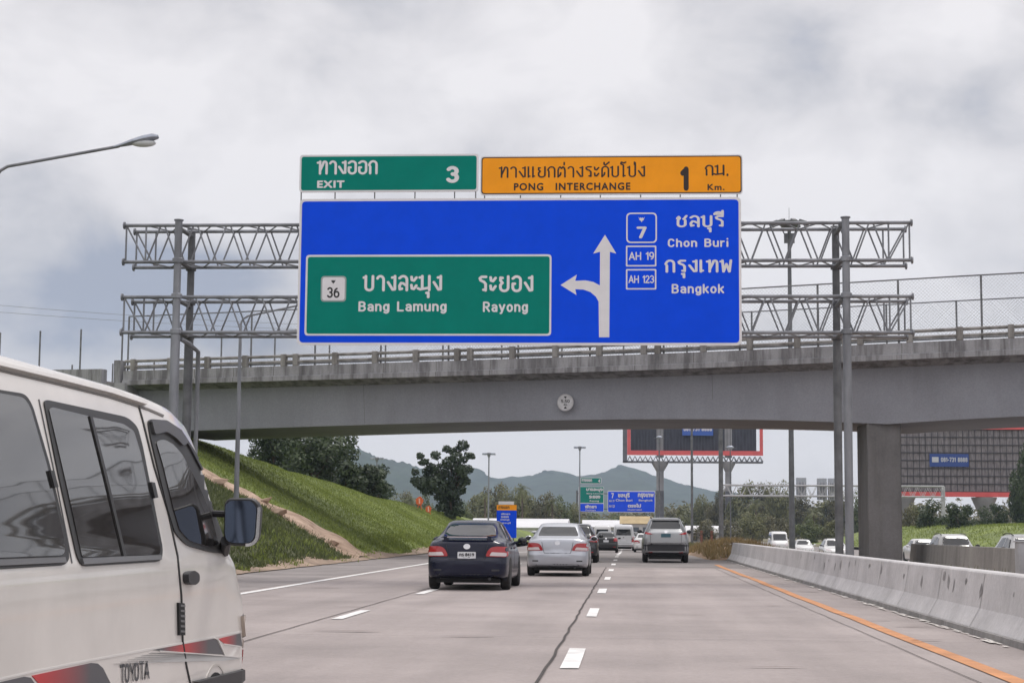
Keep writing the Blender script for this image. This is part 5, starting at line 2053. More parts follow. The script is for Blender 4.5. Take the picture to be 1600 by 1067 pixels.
class Skin:
    """lays patches (glass, lamps, seams...) on a body surface as thin shells of their own"""

    def __init__(self, bvh, L_):
        self.bvh, self.L = bvh, L_
        self.cast = {'rear': lambda u, v: (Vector((u, -4, v)), Vector((0, 1, 0))), 'front': lambda u, v: (Vector((u, L_ + 4, v)), Vector((0, -1, 0))),
                     'right': lambda u, v: (Vector((4, u, v)), Vector((-1, 0, 0))), 'left': lambda u, v: (Vector((-4, u, v)), Vector((1, 0, 0)))}

    def hit(self, u, v, view, off):
        o, d = (self.cast[view] if isinstance(view, str) else view)(u, v)
        h, n, _, _ = self.bvh.ray_cast(o, d)
        if h is None:
            s_ = (Vector((0, self.L / 2, 1)) - o).dot(d) if isinstance(view, str) else (.82 - o.x) / d.x
            near = self.bvh.find_nearest(o + d * s_)
            h, n = near[0], near[1]
        if n.dot(d) > 0:
            n = -n
        return h + n * off, n

    def patch(self, poly, view, off=.006, step=.06, depth=None):
        tv, tf = fill(poly, step)
        hits = [self.hit(u, v, view, off) for u, v in tv]
        vs = [h for h, n in hits]
        k = len(vs)
        dd = off + .008 if depth is None else depth
        vs += [h - n * dd for h, n in hits]
        fs = list(tf)
        for a, b_ in outline_edges(tf):
            fs.append((b_, a, a + k, b_ + k))
        return MB().add(vs, fs)

    def line(self, pts, view, w=.008, off=.003, step=.06):
        return self.patch(strip2d(resample(pts, step), w), view, off, step)


def resample(pts, step):
    out = []
    for a, b in zip(pts[:-1], pts[1:]):
        n = max(1, int(math.dist(a, b) / step))
        out += [(a[0] + (b[0] - a[0]) * i / n, a[1] + (b[1] - a[1]) * i / n) for i in range(n)]
    return out + [pts[-1]]


def mirror_x(poly):
    return [(-u, v) for u, v in poly][::-1]


def wheel(par, x, y, r, side):
    b = MB()
    w = .1
    b.lathe([(r * .62, -w), (r * .9, -w), (r * .985, -w * .75), (r, -w * .3), (r, w * .3), (r * .985, w * .75), (r * .9, w), (r * .62, w)], (x, y, r), 28, 'X')
    t = b.build('wheel', M_TYRE, par, smooth=True)
    b = MB()
    s = 1 if side > 0 else -1
    b.lathe([(r * .6, s * (w * .92)), (r * .64, s * (w * .98)), (r * .56, s * w * .6), (r * .16, s * w * .7), (r * .12, s * w * .95), (.001, s * w * .97)], (x, y, r), 24, 'X')
    for k in range(5):
        a = 6.2832 * k / 5
        M = Matrix.Translation((x + s * w * .72, y, r)) @ Matrix.Rotation(a, 4, 'X')
        b.box(-.012, .02, -r * .09, r * .09, r * .1, r * .58, M)
    b.build('rim', M_RIM, t, smooth=True)


def car(kind, label, cat, X, Y, pm, rz=0.0, z=0.0, name='car', group=None, glass=None, plate_text=None, spoiler=False, rear=True, detail=True, zscale=1.0, lit=False):
    K = KINDS[kind]
    glass = glass or M_GLASS
    t = thing(name, label, cat, (X, Y, z), rz, group)
    b, bvh = body_mesh(K)
    b.build('body', pm, t, smooth=50)
    S = Skin(bvh, K['L'])
    S.patch(rounded(K['rear_glass'], .05), 'rear', .004, .07).build('rear_window', glass, t, smooth=True)
    S.patch(rounded(K['front_glass'], .06), 'front', .004, .07).build('windscreen', glass, t, smooth=True)
    for v in ('right', 'left'):
        for q in K['side']:
            S.patch(rounded(q, .04), v, .004, .07).build('side_window', glass, t, smooth=True)
    for pol in (K['lights'], mirror_x(K['lights'])):
        lo = S.patch(rounded(pol, .035), 'rear', .014, .05).build('tail_light', M_REDLAMP, t, smooth=True)
        if K['clear']:
            q = K['clear'] if pol is K['lights'] else mirror_x(K['clear'])
            S.patch(rounded(q, .02), 'rear', .018, .05).build('reversing_lens', M_CLEARLAMP, lo, smooth=True)
    for pol in (K['head'], mirror_x(K['head'])):
        S.patch(rounded(pol, .03), 'front', .01, .05).build('headlight', M_CLEARLAMP, t, smooth=True)
    S.patch(rounded(K['lower'], .03), 'rear', .006, .08).build('lower_bumper', M_PLASTIC, t, smooth=True)
    pz, pc = K['plate']
    pm_ = M_PLATE if pc == 'white' else mat('dark_plate', (.03, .09, .12), .4)
    if plate_text != '':
        pl = S.patch(rect(-.19, pz - .07, .19, pz + .07, .015, 2), 'rear', .016, .08).build('number_plate', pm_, t)
        if plate_text:
            y_ = S.hit(0, pz, 'rear', .0)[0].y - .021
            for s_, bx, bo in zip(plate_text, ((-.155, pz - .02, .155, pz + .05), (-.07, pz - .055, .07, pz - .032)), (.03, .02)):
                letter_mesh(font_text(s_, bo), bx, lambda u, v, d: (u, y_ - d, v)).build('lettering', M_BLACK, pl)
    lid = S.line(K['lid'], 'rear', .012, .002).build('lid_seam', M_RUBBER, t)
    r_ = .055
    ring_ = [(r_ * 1.3 * math.cos(6.2832 * i / 20), K['badge'] + r_ * math.sin(6.2832 * i / 20)) for i in range(20)]
    if detail:
        bd = S.patch(ring_, 'rear', .01, .05).build('badge', M_CHROME, t, smooth=True)
        for s_ in (1, -1):
            S.patch(rect(*sorted((s_ * .52, s_ * .68))[:1], .40, sorted((s_ * .52, s_ * .68))[1], .435, .01, 2), 'rear', .008, .05).build('reflector', M_REDLAMP if kind != 'sedan' else M_PLASTIC, t)
    ya, yb, hz_ = K['handles']
    for v in ('right', 'left'):
        for y in K['seams']:
            S.line([(y, K['zb'][1][1] + .18), (y, K['fn']['zbelt'](y) - .02)], v, .008, .002).build('door_seam', M_RUBBER, t)
        for y in (ya, yb):
            S.patch(rect(y, hz_, y + .17, hz_ + .035, .012, 2), v, .022, .05).build('door_handle', pm, t, smooth=True)
    wy0, wy1, r, wx = K['wheels']
    for y in (wy0, wy1):
        for s_, v in ((1, 'right'), (-1, 'left')):
            arch = [(y + (r + .06) * math.cos(math.pi * i / 14), r + (r + .06) * math.sin(math.pi * i / 14)) for i in range(15)]
            arch = [(y + r + .06, max(.1, K['zb'][1][1] + .02))] + arch + [(y - r - .06, max(.1, K['zb'][1][1] + .02))]
            S.patch(arch, v, .004, .06).build('wheel_arch', M_RUBBER, t, smooth=True)
            wheel(t, s_ * wx, y, r, s_)
    my, mz = K['mirror']
    for s_ in (1, -1):
        x = float(K['fn']['wb'](my))
        b = MB().ellipsoid((s_ * (x + .15), my, mz + .03), .105, .07, .075, 14, 8)
        b.tube([(s_ * (x - .06), my + .02, mz - .03), (s_ * (x + .1), my + .01, mz)], .03, 8)
        mo = b.build('mirror', pm if kind != 'suv' else M_PLASTIC, t, smooth=True)
        MB().ellipsoid((s_ * (x + .15), my - .055, mz + .03), .085, .02, .058, 14, 6).build('mirror_glass', M_GLASS, mo, smooth=True)
    if spoiler:
        b = MB()
        n = 20
        vs = []
        for i in range(n + 1):
            u = -.56 + 1.12 * i / n
            e = 1 - (abs(u) / .56) ** 6 * .9
            yb_ = .10 + .06 * (u / .56) ** 2
            z_ = 1.085 + .018 * e
            vs += [(u, yb_, z_ - .01), (u, yb_ - .015, z_ + .012 * e), (u, yb_ + .16, z_ + .022 * e), (u, yb_ + .17, z_ - .008)]
        fs = [(i * 4 + k, i * 4 + (k + 1) % 4, (i + 1) * 4 + (k + 1) % 4, (i + 1) * 4 + k) for i in range(n) for k in range(4)] + [(0, 1, 2, 3), (4 * n, 4 * n + 1, 4 * n + 2, 4 * n + 3)]
        b.add(vs, fs)
        for u in (-.45, .45):
            b.box(u - .05, u + .05, .14, .24, 1.0, 1.085)
        sp = b.build('spoiler', pm, t, smooth=True)
        MB().box(-.42, .42, .072, .078, 1.088, 1.104).build('brake_strip', M_CLEARLAMP, sp)
    if kind == 'suv':
        for s_ in (1, -1):
            b = MB().tube([(s_ * .56, .8, K['H'] - .03), (s_ * .57, 1.4, K['H'] + .03), (s_ * .57, 2.2, K['H'] + .02), (s_ * .56, 2.6, K['H'] - .05)], .02, 6)
            b.build('roof_rail', M_PLASTIC, t, smooth=True)
        b = MB()
        b.box(-.56, .56, .44, .62, K['H'] - .13, K['H'] - .09)
        b.build('roof_spoiler', pm, t, bevel=.015)
    if kind in ('sedan', 'hatch'):
        b = MB().tube([(.48, .2, .24), (.48, -.01, .24)], .03, 10)
        b.build('exhaust', M_PLASTIC, t, smooth=True)
    # floor pan and axle seen below the bumper
    b = MB().box(-.66, .66, .35, K['L'] - .4, .15, .3)
    b.tube([(-.7, wy0, r), (.7, wy0, r)], .05, 8)
    b.build('underbody', M_RUBBER, t)
    if zscale != 1:
        t.scale = (1, 1, zscale)
    return t


P_NAVY = mat('navy_black_paint', (.005, .007, .024), .24, spec=.3, coat=.22)
P_SILVER = paint('silver_paint', (.46, .48, .53), .55, .33)
P_GREYS = paint('pewter_paint', (.36, .37, .385), .5, .33)
P_BLACK = paint('black_paint', (.01, .01, .012))
P_CHAR = paint('charcoal_paint', (.035, .037, .042), .3)
P_WHITE = paint('white_paint', (.66, .66, .66), 0, .3)
P_PEARL = paint('pearl_paint', (.55, .56, .58), .2, .3)

car('sedan', 'dark navy sedan with a boot spoiler and white plate, nearest car ahead', 'car', -3.33, 35.9, P_NAVY, R(-.6), glass=mat('bright_glass', (.014, .016, .02), .03, ior=1.9), plate_text=('กร 8419', 'ชลบุรี'), spoiler=True)
car('sedan', 'silver sedan in the middle lane just ahead of the dark navy sedan', 'car', -1.92, 47.5, P_SILVER, R(.0), plate_text='')
car('hatch', 'black hatchback mostly hidden behind the silver sedan', 'car', -2.02, 67.5, P_CHAR)
car('suv', 'pewter grey SUV with a dark lower bumper in the right lane', 'suv', 1.5, 69, P_GREYS)
car('hatch', 'small black hatchback in front of the white minibus, to the left of it', 'car', -1.55, 124, P_BLACK, z=dip(124))
car('commuter', 'pale minibus with a wide rear window between the black hatchback and the grey SUV', 'van', -.35, 143, P_PEARL, z=dip(143), name='minibus')
car('sedan', 'white sedan half hidden behind the left side of the grey SUV', 'car', 1.3, 132, P_WHITE, z=dip(132))
car('commuter', 'white minibus farther off, seen over the roof of the black hatchback', 'van', -2.45, 168, P_WHITE, z=dip(168), name='minibus')
car('hatch', 'dark hatchback far ahead, right of the pale minibus', 'car', .75, 190, P_BLACK, z=dip(190))
car('sedan', 'pale grey car far away left of the silver sedan roof, the nearer of two', 'car', -9.3, 205, P_SILVER, R(-20), z=dip(205))
car('hatch', 'pale grey car far away left of the silver sedan roof, the farther of two', 'car', -12.2, 225, P_PEARL, R(-20), z=dip(225))
OZ = -.45
car('suv', 'white pickup style car facing us on the opposite road under the hoarding', 'car', 15.0, 84, P_WHITE, R(180), z=OZ, zscale=.93)
car('sedan', 'white sedan facing us on the opposite road just right of the bridge pier', 'car', 16.8, 103, P_WHITE, R(180), z=OZ, zscale=.95)
car('suv', 'white car facing us at the right edge of the picture behind the dark barrier', 'car', 15.0, 69, P_WHITE, R(180), z=OZ, zscale=.94)
car('commuter', 'white minibus facing us left of the high mast light pole', 'van', 15.2, 180, P_WHITE, R(180), z=OZ + dip(180), name='minibus')
car('sedan', 'white sedan facing us between the high mast light and the gantry posts', 'car', 15.2, 155, P_WHITE, R(180), z=OZ + dip(155))
car('suv', 'white car facing us just left of the right gantry posts', 'car', 15.4, 134, P_WHITE, R(180), z=OZ + dip(134), zscale=.9)

# ------------------------------------------------------------------ the white van beside us
VO = Vector((-2.995, 5.35, 0))
van = thing('passenger_van', 'white passenger van with tinted windows and grey and red side stripes, close at the left', 'van', VO)
P_VAN = mat('van_paint', (.66, .63, .60), .3, coat=.6, var=.09, scale=1.2, bump=.02, bscale=2.2)
K = KINDS['van']
b, bvh = body_mesh(K, 110, 70)
b.build('body', P_VAN, van, smooth=50)
S = Skin(bvh, K['L'])


def seen(px, py):
    return CAM - VO, ray(px, py)


def vp(poly, off, name, m, par=van, step=6, r=0, depth=None):
    if r:
        poly = rounded(poly, r)
    o = S.patch(poly, seen, off, step, depth).build(name, m, par, smooth=True)
    return o


def vline(pts, w, off, name, m, par=van):
    return S.patch(strip2d(resample(pts, 5), w), seen, off, 5).build(name, m, par, smooth=True)


M_VGLASS = mat('van_glass', (.02, .019, .019), .03, ior=2.25)
M_FRAME = mat('window_rubber', (.02, .02, .021), .5)
M_SILL = mat('window_sill_trim', (.11, .11, .115), .4)
rw = vp([(-60, 598), (0, 610), (38, 616), (49, 634), (76, 726), (105, 853), (106, 875), (99, 883), (0, 889), (-60, 892)], .006, 'rear_side_window', M_FRAME, r=9)
vp([(-60, 605), (0, 616), (34, 622), (44, 638), (70, 728), (98, 850), (97, 868), (-60, 874)], .010, 'pane', M_VGLASS, rw, r=8)
vp([(-60, 877), (97, 871), (99, 880), (-60, 888)], .014, 'sill', M_SILL, rw)
mw = vp([(66, 624), (197, 652), (213, 666), (221, 695), (253, 858), (251, 877), (126, 885), (118, 868), (90, 744)], .006, 'side_window', M_FRAME, r=9)
vp([(73, 640), (78, 637), (136, 651), (162, 755), (188, 868), (125, 871), (99, 752)], .010, 'pane', M_VGLASS, mw, r=4)
vp([(139, 652), (190, 663), (206, 674), (216, 706), (248, 858), (247, 866), (192, 868), (166, 755)], .010, 'pane', M_VGLASS, mw, r=4)
vp([(124, 873), (248, 868), (249, 875), (127, 883)], .014, 'sill', M_SILL, mw)
vline([(137, 651), (163, 755), (190, 869)], 4.0, .016, 'sliding_bar', M_FRAME, mw)
vp([(230, 754), (236, 755), (241, 778), (236, 779)], .02, 'latch', M_FRAME, mw)
vp([(71, 736), (77, 737), (84, 762), (78, 763)], .02, 'latch', M_FRAME, rw)
# front door: window inside a broad dark visor, seam, handle
door = vp([(229, 655), (256, 657), (283, 674), (302, 704), (328, 750), (348, 806), (359, 856), (352, 866), (325, 862), (290, 852), (271, 832), (259, 792), (243, 725), (233, 682)], .008, 'door_window', M_FRAME, r=8)
vp([(240, 690), (252, 687), (266, 694), (280, 709), (297, 740), (313, 772), (327, 808), (338, 850), (325, 855), (292, 845), (277, 828), (266, 790), (251, 727)], .013, 'pane', M_VGLASS, door, r=5)
vline([(231, 660), (254, 660), (278, 674), (295, 702), (312, 735)], 2.5, .018, 'rain_visor', M_PLASTIC, door)
vp([(231, 658), (254, 658), (277, 673), (289, 692), (281, 698), (270, 686), (255, 676), (236, 680)], .022, 'rain_visor', mat('visor', (.05, .049, .05), .4), door, r=4)
vline([(216, 634), (222, 655), (240, 728), (262, 800), (277, 868), (283, 930), (285, 1001), (291, 1040), (298, 1072)], 1.9, .004, 'door_seam', M_RUBBER)
vline([(60, 624), (85, 742), (112, 880)], 1.0, .004, 'door_seam', M_SILL)
vp([(285, 894), (296, 891), (303, 896), (303, 908), (296, 914), (286, 911)], .03, 'door_handle', M_PLASTIC, r=5, depth=.04)
vp([(276, 941), (285, 942), (286, 992), (277, 992)], .012, 'door_hinge', M_RUBBER)
for i in range(6):
    y = 944 + i * 8
    vp([(278, y), (285, y + .5), (285, y + 3.8), (278, y + 3.3)], .015, 'hinge_rib', mat('hinge_rib', (.12, .12, .125), .5))
# gutter under the roof edge and a raised waistline
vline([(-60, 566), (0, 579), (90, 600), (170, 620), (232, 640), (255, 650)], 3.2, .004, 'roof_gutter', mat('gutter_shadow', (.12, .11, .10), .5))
vline([(-60, 560), (0, 573), (90, 594), (170, 614), (225, 632)], 5.5, .022, 'drip_rail', P_VAN)
# decals
M_DGREY = mat('stripe_grey', (.085, .085, .095), .45)
M_LGREY = mat('stripe_pale', (.30, .29, .29), .45)
M_CREAM = mat('stripe_white', (.66, .64, .62), .4)


def fade(name, ya, yb, c0, c1, c2=None):
    """printed stripe whose ink runs from one colour to another along the van"""
    m = mat(name, c0, .45)
    N, L = m.node_tree.nodes, m.node_tree.links
    tc = N.new('ShaderNodeTexCoord')
    sp = N.new('ShaderNodeSeparateXYZ')
    mr = N.new('ShaderNodeMapRange')
    mr.inputs['From Min'].default_value, mr.inputs['From Max'].default_value = ya, yb
    rp = N.new('ShaderNodeValToRGB')
    rp.color_ramp.elements[0].color = (*c0, 1)
    rp.color_ramp.elements[1].color = (*c1, 1)
    if c2:
        rp.color_ramp.elements[1].color = (*c2, 1)
        e = rp.color_ramp.elements.new(.45)
        e.color = (*c1, 1)
    L.new(tc.outputs['Object'], sp.inputs[0])
    L.new(sp.outputs[1], mr.inputs['Value'])
    L.new(mr.outputs[0], rp.inputs[0])
    L.new(rp.outputs[0], N['Principled BSDF'].inputs['Base Color'])
    return m


def yv(px, py):
    return S.hit(px, py, seen, 0)[0].y


RED, GREY = (.48, .025, .03), (.075, .075, .085)
vline([(-60, 1073), (0, 1060), (60, 1047), (140, 1031), (200, 1020), (290, 1003), (377, 986)], 3.0, .0025, 'stripe_line', M_CREAM)
vp([(-60, 1077), (0, 1065), (37, 1056.5), (47, 1058), (58, 1074), (60, 1110), (-60, 1130)], .003, 'stripe', M_DGREY)
vp([(49, 1055), (142, 1035), (152, 1036), (160, 1043), (172, 1067), (185, 1100), (75, 1120), (62, 1070)], .003, 'stripe', fade('stripe_red_grey_1', yv(62, 1060), yv(140, 1055), RED, GREY))
vp([(238, 1015), (333, 997.5), (338, 999.5), (349, 1022), (275, 1018)], .003, 'stripe', fade('stripe_red_grey_2', yv(252, 1015), yv(325, 1012), GREY, RED, GREY))
vp([(341, 997.5), (375, 989), (378, 1009), (350, 1005)], .003, 'stripe', fade('stripe_red_grey_3', yv(350, 1000), yv(370, 1000), RED, GREY))
for i in range(6):
    y = 1020 + i * 3.2
    vp([(232 - i * 11, y), (236 - i * 6, y - 1), (350, 1023.5 + i * .6), (373, 1025.8 + i * .5), (350, 1026 + i * 1.1)], .0025 + i * .0004, 'stripe', mat('stripe_fade_%d' % i, tuple(.20 + .05 * i for _ in range(3)), .45))
vline([(248, 1016.5), (300, 1020), (349, 1024), (379, 1027)], 1.6, .006, 'stripe_line', M_CREAM)
vline([(334, 996), (340, 999), (351, 1024)], 1.6, .006, 'stripe_line', M_CREAM)
vline([(349, 1005.5), (379, 1010)], 1.6, .006, 'stripe_line', M_CREAM)


def van_letters(u, v, d):
    px = 187 + 45 * u
    y0_, y1_ = 1068.5 - 8.5 * u, 1037.5 - 6.5 * u
    return S.hit(px, y0_ + (y1_ - y0_) * v, seen, .003 + d)[0]


letter_mesh(pen_text('TOYOTA', .2, .26), (0, 0, 1, 1), van_letters).build('lettering', mat('letter_grey', (.05, .055, .065), .4), van)
# wing corner: marker lamp, bumper end, wheel
vp([(376, 962), (382, 958), (386, 966), (388, 990), (387, 1012), (380, 1012)], .02, 'marker_lamp', mat('lamp_amber_clear', (.5, .42, .36), .15, coat=.6))
vp([(379, 1014), (386, 1014), (388, 1036), (381, 1036)], .015, 'marker_lamp', M_REDLAMP)
vp([(300, 1064), (381, 1044), (390, 1040), (392, 1062), (391, 1100), (380, 1110)], .03, 'bumper', M_PLASTIC)
wy, r = K['wheels'][1], K['wheels'][2]
for y in K['wheels'][:2]:
    for s_, v in ((1, 'right'), (-1, 'left')):
        arch = [(y + (r + .01) * math.cos(math.pi * i / 16), r - .07 + (r + .0) * math.sin(math.pi * i / 16)) for i in range(1, 16)]
        arch = [(y + r + .01, .275)] + arch + [(y - r - .01, .275)]
        S.patch(arch, v, .004, .05).build('wheel_arch', M_RUBBER, van, smooth=True)
        crease = [(y + (r + .05) * math.cos(math.pi * i / 20), r - .07 + (r + .04) * math.sin(math.pi * i / 20)) for i in range(21)]
        S.patch(strip2d(crease, .012), v, .0035, .05).build('arch_lip', mat('van_crease', (.50, .47, .44), .35), van, smooth=True)
        wheel(van, s_ * K['wheels'][3], y, r, s_)
# windscreen, rear window, lamps, left windows
S.patch(rounded([(-.70, 1.2), (.70, 1.2), (.63, 1.74), (-.63, 1.74)], .06), 'front', .004, .07).build('windscreen', M_VGLASS, van, smooth=True)
S.patch(rounded([(-.62, 1.2), (.62, 1.2), (.58, 1.75), (-.58, 1.75)], .06), 'rear', .004, .07).build('rear_window', M_VGLASS, van, smooth=True)
for y0_, y1_ in ((.3, 1.4), (1.5, 2.6), (2.75, 3.55)):
    S.patch(rect(y0_, 1.14, y1_, 1.7, .05), 'left', .005, .07).build('side_window', M_VGLASS, van, smooth=True)
for pol in ([(.45, .62), (.72, .62), (.72, .8), (.45, .8)],):
    for q in (pol, mirror_x(pol)):
        S.patch(rounded(q, .02), 'front', .01, .06).build('headlight', M_CLEARLAMP, van, smooth=True)
for pol in ([(.66, .62), (.8, .62), (.8, 1.0), (.66, 1.0)],):
    for q in (pol, mirror_x(pol)):
        S.patch(rounded(q, .02), 'rear', .01, .06).build('tail_light', M_REDLAMP, van, smooth=True)
MB().box(-.7, .7, .1, 4.2, .24, .3).build('underbody', M_RUBBER, van)
# big door mirror: housing, glass on the side facing back, bracket
mc = (at(381, 815, 9.05) - VO)
mir = MB()
secs = [(-.045, .94), (-.035, 1.0), (.0, 1.0), (.05, .93), (.085, .72), (.1, .35)]
out = rounded([(-.095, -.125), (.085, -.125), (.095, .085), (.06, .125), (-.07, .125), (-.098, .1)], .06, 5)
vs, n = [], len(out)
for (dy, s_) in secs:
    vs += [(mc.x + u * s_, mc.y + dy, mc.z + v * s_) for u, v in out]
fs = [(i * n + k, i * n + (k + 1) % n, (i + 1) * n + (k + 1) % n, (i + 1) * n + k) for i in range(len(secs) - 1) for k in range(n)]
fs += [tuple(range(n)), tuple(range((len(secs) - 1) * n, len(secs) * n))]
mir.add(vs, fs)
mo = mir.build('door_mirror', M_PLASTIC, van, smooth=50)
M_MIRROR = mat('mirror_glass', (.10, .125, .18), .08, 1.0)
MB().extrude([(u * .86 - .004, v * .88) for u, v in out], lambda u, v, d: (mc.x + u + d * .0, mc.y - .05 - d + u * .02 + v * .01, mc.z + v), 0, .004).build('mirror_glass', M_MIRROR, mo)
rim_ = strip2d([(u * .97, v * .97) for u, v in out[6:15]], .016)
MB().extrude(rim_, lambda u, v, d: (mc.x + u, mc.y - .05 - d, mc.z + v), 0, .006).build('mirror_rim', M_CHROME, mo)
b = MB()
hb_ = S.hit(350, 862, seen, 0)[0]
b.tube([hb_, (mc.x - .1, mc.y + .03, mc.z - .1)], .03, 8)
hb2 = S.hit(340, 800, seen, 0)[0]
b.tube([hb2, (mc.x - .06, mc.y + .03, mc.z + .04)], .018, 8)
b.build('mirror_bracket', M_PLASTIC, mo, smooth=True)
# ------------------------------------------------------------------ trees
def crown_leaves(rg, clumps, per, size, flat=.5, asp=.55):
    """leaf faces spread through clumps: clumps are (x, y, z, radius)"""
    C_ = np.array(clumps)
    vol = C_[:, 3] ** 2
    n = int(per)
    idx = rg.choice(len(C_), n, p=vol / vol.sum())
    d = rg.normal(size=(n, 3))
    d /= np.linalg.norm(d, axis=1)[:, None]
    r = C_[idx, 3] * rg.uniform(.35, 1.0, n) ** .5
    P = C_[idx, :3] + d * r[:, None] * np.array([1, 1, .85])
    nn = d + rg.normal(size=(n, 3)) * flat + np.array([0, 0, .35])
    nn /= np.linalg.norm(nn, axis=1)[:, None]
    u = np.cross(nn, rg.normal(size=(n, 3)))
    u /= np.linalg.norm(u, axis=1)[:, None]
    w = np.cross(nn, u)
    s = size * rg.uniform(.6, 1.35, n)[:, None]
    V = np.stack([P - u * s, P - w * s * asp, P + u * s, P + w * s * asp], 1).reshape(-1, 3)
    return V, np.arange(4 * n).reshape(-1, 4)


def trunk_mesh(rg, base, clumps, r0, h0, lean=(0, 0)):
    b = MB()
    top = Vector((lean[0], lean[1], h0))
    b.tube([(0, 0, -.5), (lean[0] * .3, lean[1] * .3, h0 * .5), top], [r0, r0 * .8, r0 * .62], 8)
    ch = sorted(range(len(clumps)), key=lambda i: -clumps[i][3])[:10]
    for i in ch:
        c_ = Vector(clumps[i][:3])
        st = top * rg.uniform(.7, 1.0)
        m_ = st.lerp(c_, .5) + Vector(rg.uniform(-.25, .25, 3)) * r0 * 3
        b.tube([st, m_, c_], [r0 * .45, r0 * .28, r0 * .1], 6)
    return b


M_BARK = mat('bark', (.10, .075, .055), .9, var=.4, scale=4, stretch=(1, 1, .3), bump=.5, bscale=8)
F_DARK = foliage('dark_leaves', (.014, .026, .012), (.085, .12, .048), .5)
F_DARK2 = foliage('blue_green_leaves', (.02, .034, .02), (.09, .125, .07), .8, .2)
F_OLIVE = foliage('olive_leaves', (.055, .065, .026), (.30, .30, .14), .22)
F_OLIVE2 = foliage('brown_olive_leaves', (.05, .052, .025), (.24, .22, .115), .2)
F_MID = foliage('mid_green_leaves', (.035, .055, .02), (.19, .22, .075), .25)


def tree(name, label, cat, group, seed, H, W, m, per, leaf, nclump=16, low=.25, trunk=.18, shape='round', lean=(0, 0), flat=.5, crad=(.14, .26)):
    rg = np.random.default_rng(seed)
    t = thing(name, label, cat, group=group)
    cl = []
    for i in range(nclump):
        for _ in range(40):
            x, y, z = rg.uniform(-1, 1, 3)
            k = x * x + y * y
            if shape == 'round':
                ok = k + (z * 1.0) ** 2 < .95
            elif shape == 'cone':
                ok = k < (.12 + .9 * (1 - (z + 1) / 2)) ** 2
            elif shape == 'wide':
                ok = k + z * z < 1 and z > -.75 + .2 * k
            else:
                ok = k < .9
            if ok:
                break
        r = rg.uniform(*crad) * W
        cl.append((x * (W / 2 - r * .6) + lean[0], y * (W / 2 - r * .6) + lean[1], H * (low + (1 - low) * (z + 1) / 2 * .92), r))
    V, F = crown_leaves(rg, cl, per, leaf, flat)
    trunk_mesh(rg, None, cl, trunk, H * max(.3, low + .08), lean).build('trunk', M_BARK, t, smooth=True)
    fast_mesh('crown', V, F, m, t)
    return t


def place(t, px, Y, zb, s=1.0, rz=0.0, sz=None):
    p = at(px, 800, Y)
    t.location = (p.x, Y, zb)
    t.rotation_euler = (0, 0, rz)
    t.scale = (s, s, sz or s)
    return t


def zt_(py, px, Y):
    return at(px, py, Y).z


# dark trees standing behind the grass slope, cut off above by the bridge
GD = 'dark trees behind the grass slope'
labs = ['dark broad tree behind the grass slope, leftmost of the dark group under the bridge',
        'dark tall tree in the middle of the dark group under the bridge',
        'dark thin leafed tree at the right end of the dark group under the bridge',
        'dark low tree filling the gap at the foot of the dark group']
for k, (px, Y, H, W, n) in enumerate(((430, 138, 9.5, 4.9, 4200), (474, 142, 10.5, 5.4, 4600), (514, 136, 9.0, 4.2, 3600), (490, 128, 6.2, 6.0, 3800))):
    p = at(px, 800, Y)
    place(tree('dark_tree', labs[k], 'tree', GD, 20 + k, H, W, F_DARK, n, .17, 22, .12, .2), px, Y, slope_z(p.x, Y) - .4)
for k, (px, Y, H, W, lab) in enumerate(((572, 130, 3.2, 3.4, 'round dark bush on the slope just right of the dark tree group'), (540, 126, 3.6, 3.4, 'dark bush at the foot of the dark tree group'), (590, 170, 5.4, 4.0, 'grey green bush beyond the crest with the left blue hill behind it'))):
    p = at(px, 800, Y)
    place(tree('bush', lab, 'bush', 'bushes beside the dark trees', 30 + k, H, W, (F_DARK, F_DARK, F_DARK2)[k], 2600, .16, 14, .05, .1), px, Y, slope_z(p.x, Y) - .3)
# the lone tree with rounded clumps of big leaves
rg = np.random.default_rng(5)
YL = 146
p = at(706, 812, YL)
zl = slope_z(p.x, YL)
lone = thing('lone_tree', 'lone dark tree with separate round leaf clumps left of the dark navy sedan', 'tree', (p.x, YL, zl - .2))
cl = []
for (px, py, r) in ((655, 712, 5), (665, 722, 6), (651, 738, 6), (648, 750, 7), (660, 755, 9), (672, 730, 8), (681, 711, 6), (676, 742, 13), (690, 735, 12), (697, 701, 7), (705, 704, 6),
                    (713, 703, 6), (722, 696, 8), (715, 716, 8), (729, 711, 7), (736, 712, 6), (725, 718, 6), (703, 722, 10), (712, 733, 12), (722, 735, 9), (731, 733, 7), (728, 752, 8), (716, 752, 10),
                    (700, 752, 13), (685, 758, 12), (670, 765, 9), (692, 775, 10), (707, 770, 11), (720, 765, 8), (700, 790, 11), (712, 785, 9), (690, 792, 7), (727, 743, 5), (663, 735, 5), (657, 722, 5), (718, 798, 8), (705, 805, 8)):
    q = at(px, py, YL)
    cl.append((q.x - p.x, rg.uniform(-1.3, 1.3), q.z - zl + .2, r / FOC * YL * rg.uniform(1.0, 1.4)))
V, F = crown_leaves(rg, cl, 8800, .12, .9, .7)
b = trunk_mesh(rg, None, cl, .13, 2.2, (-.25, 0))
for c_ in cl[::2]:
    b.tube([(-.15, 0, 1.9), (c_[0] * .5 - .05, c_[1] * .5, 1.9 + (c_[2] - 1.9) * .55), c_[:3]], [.06, .045, .02], 5)
b.build('trunk', M_BARK, lone, smooth=True)
fast_mesh('crown', V, F, F_DARK2, lone)

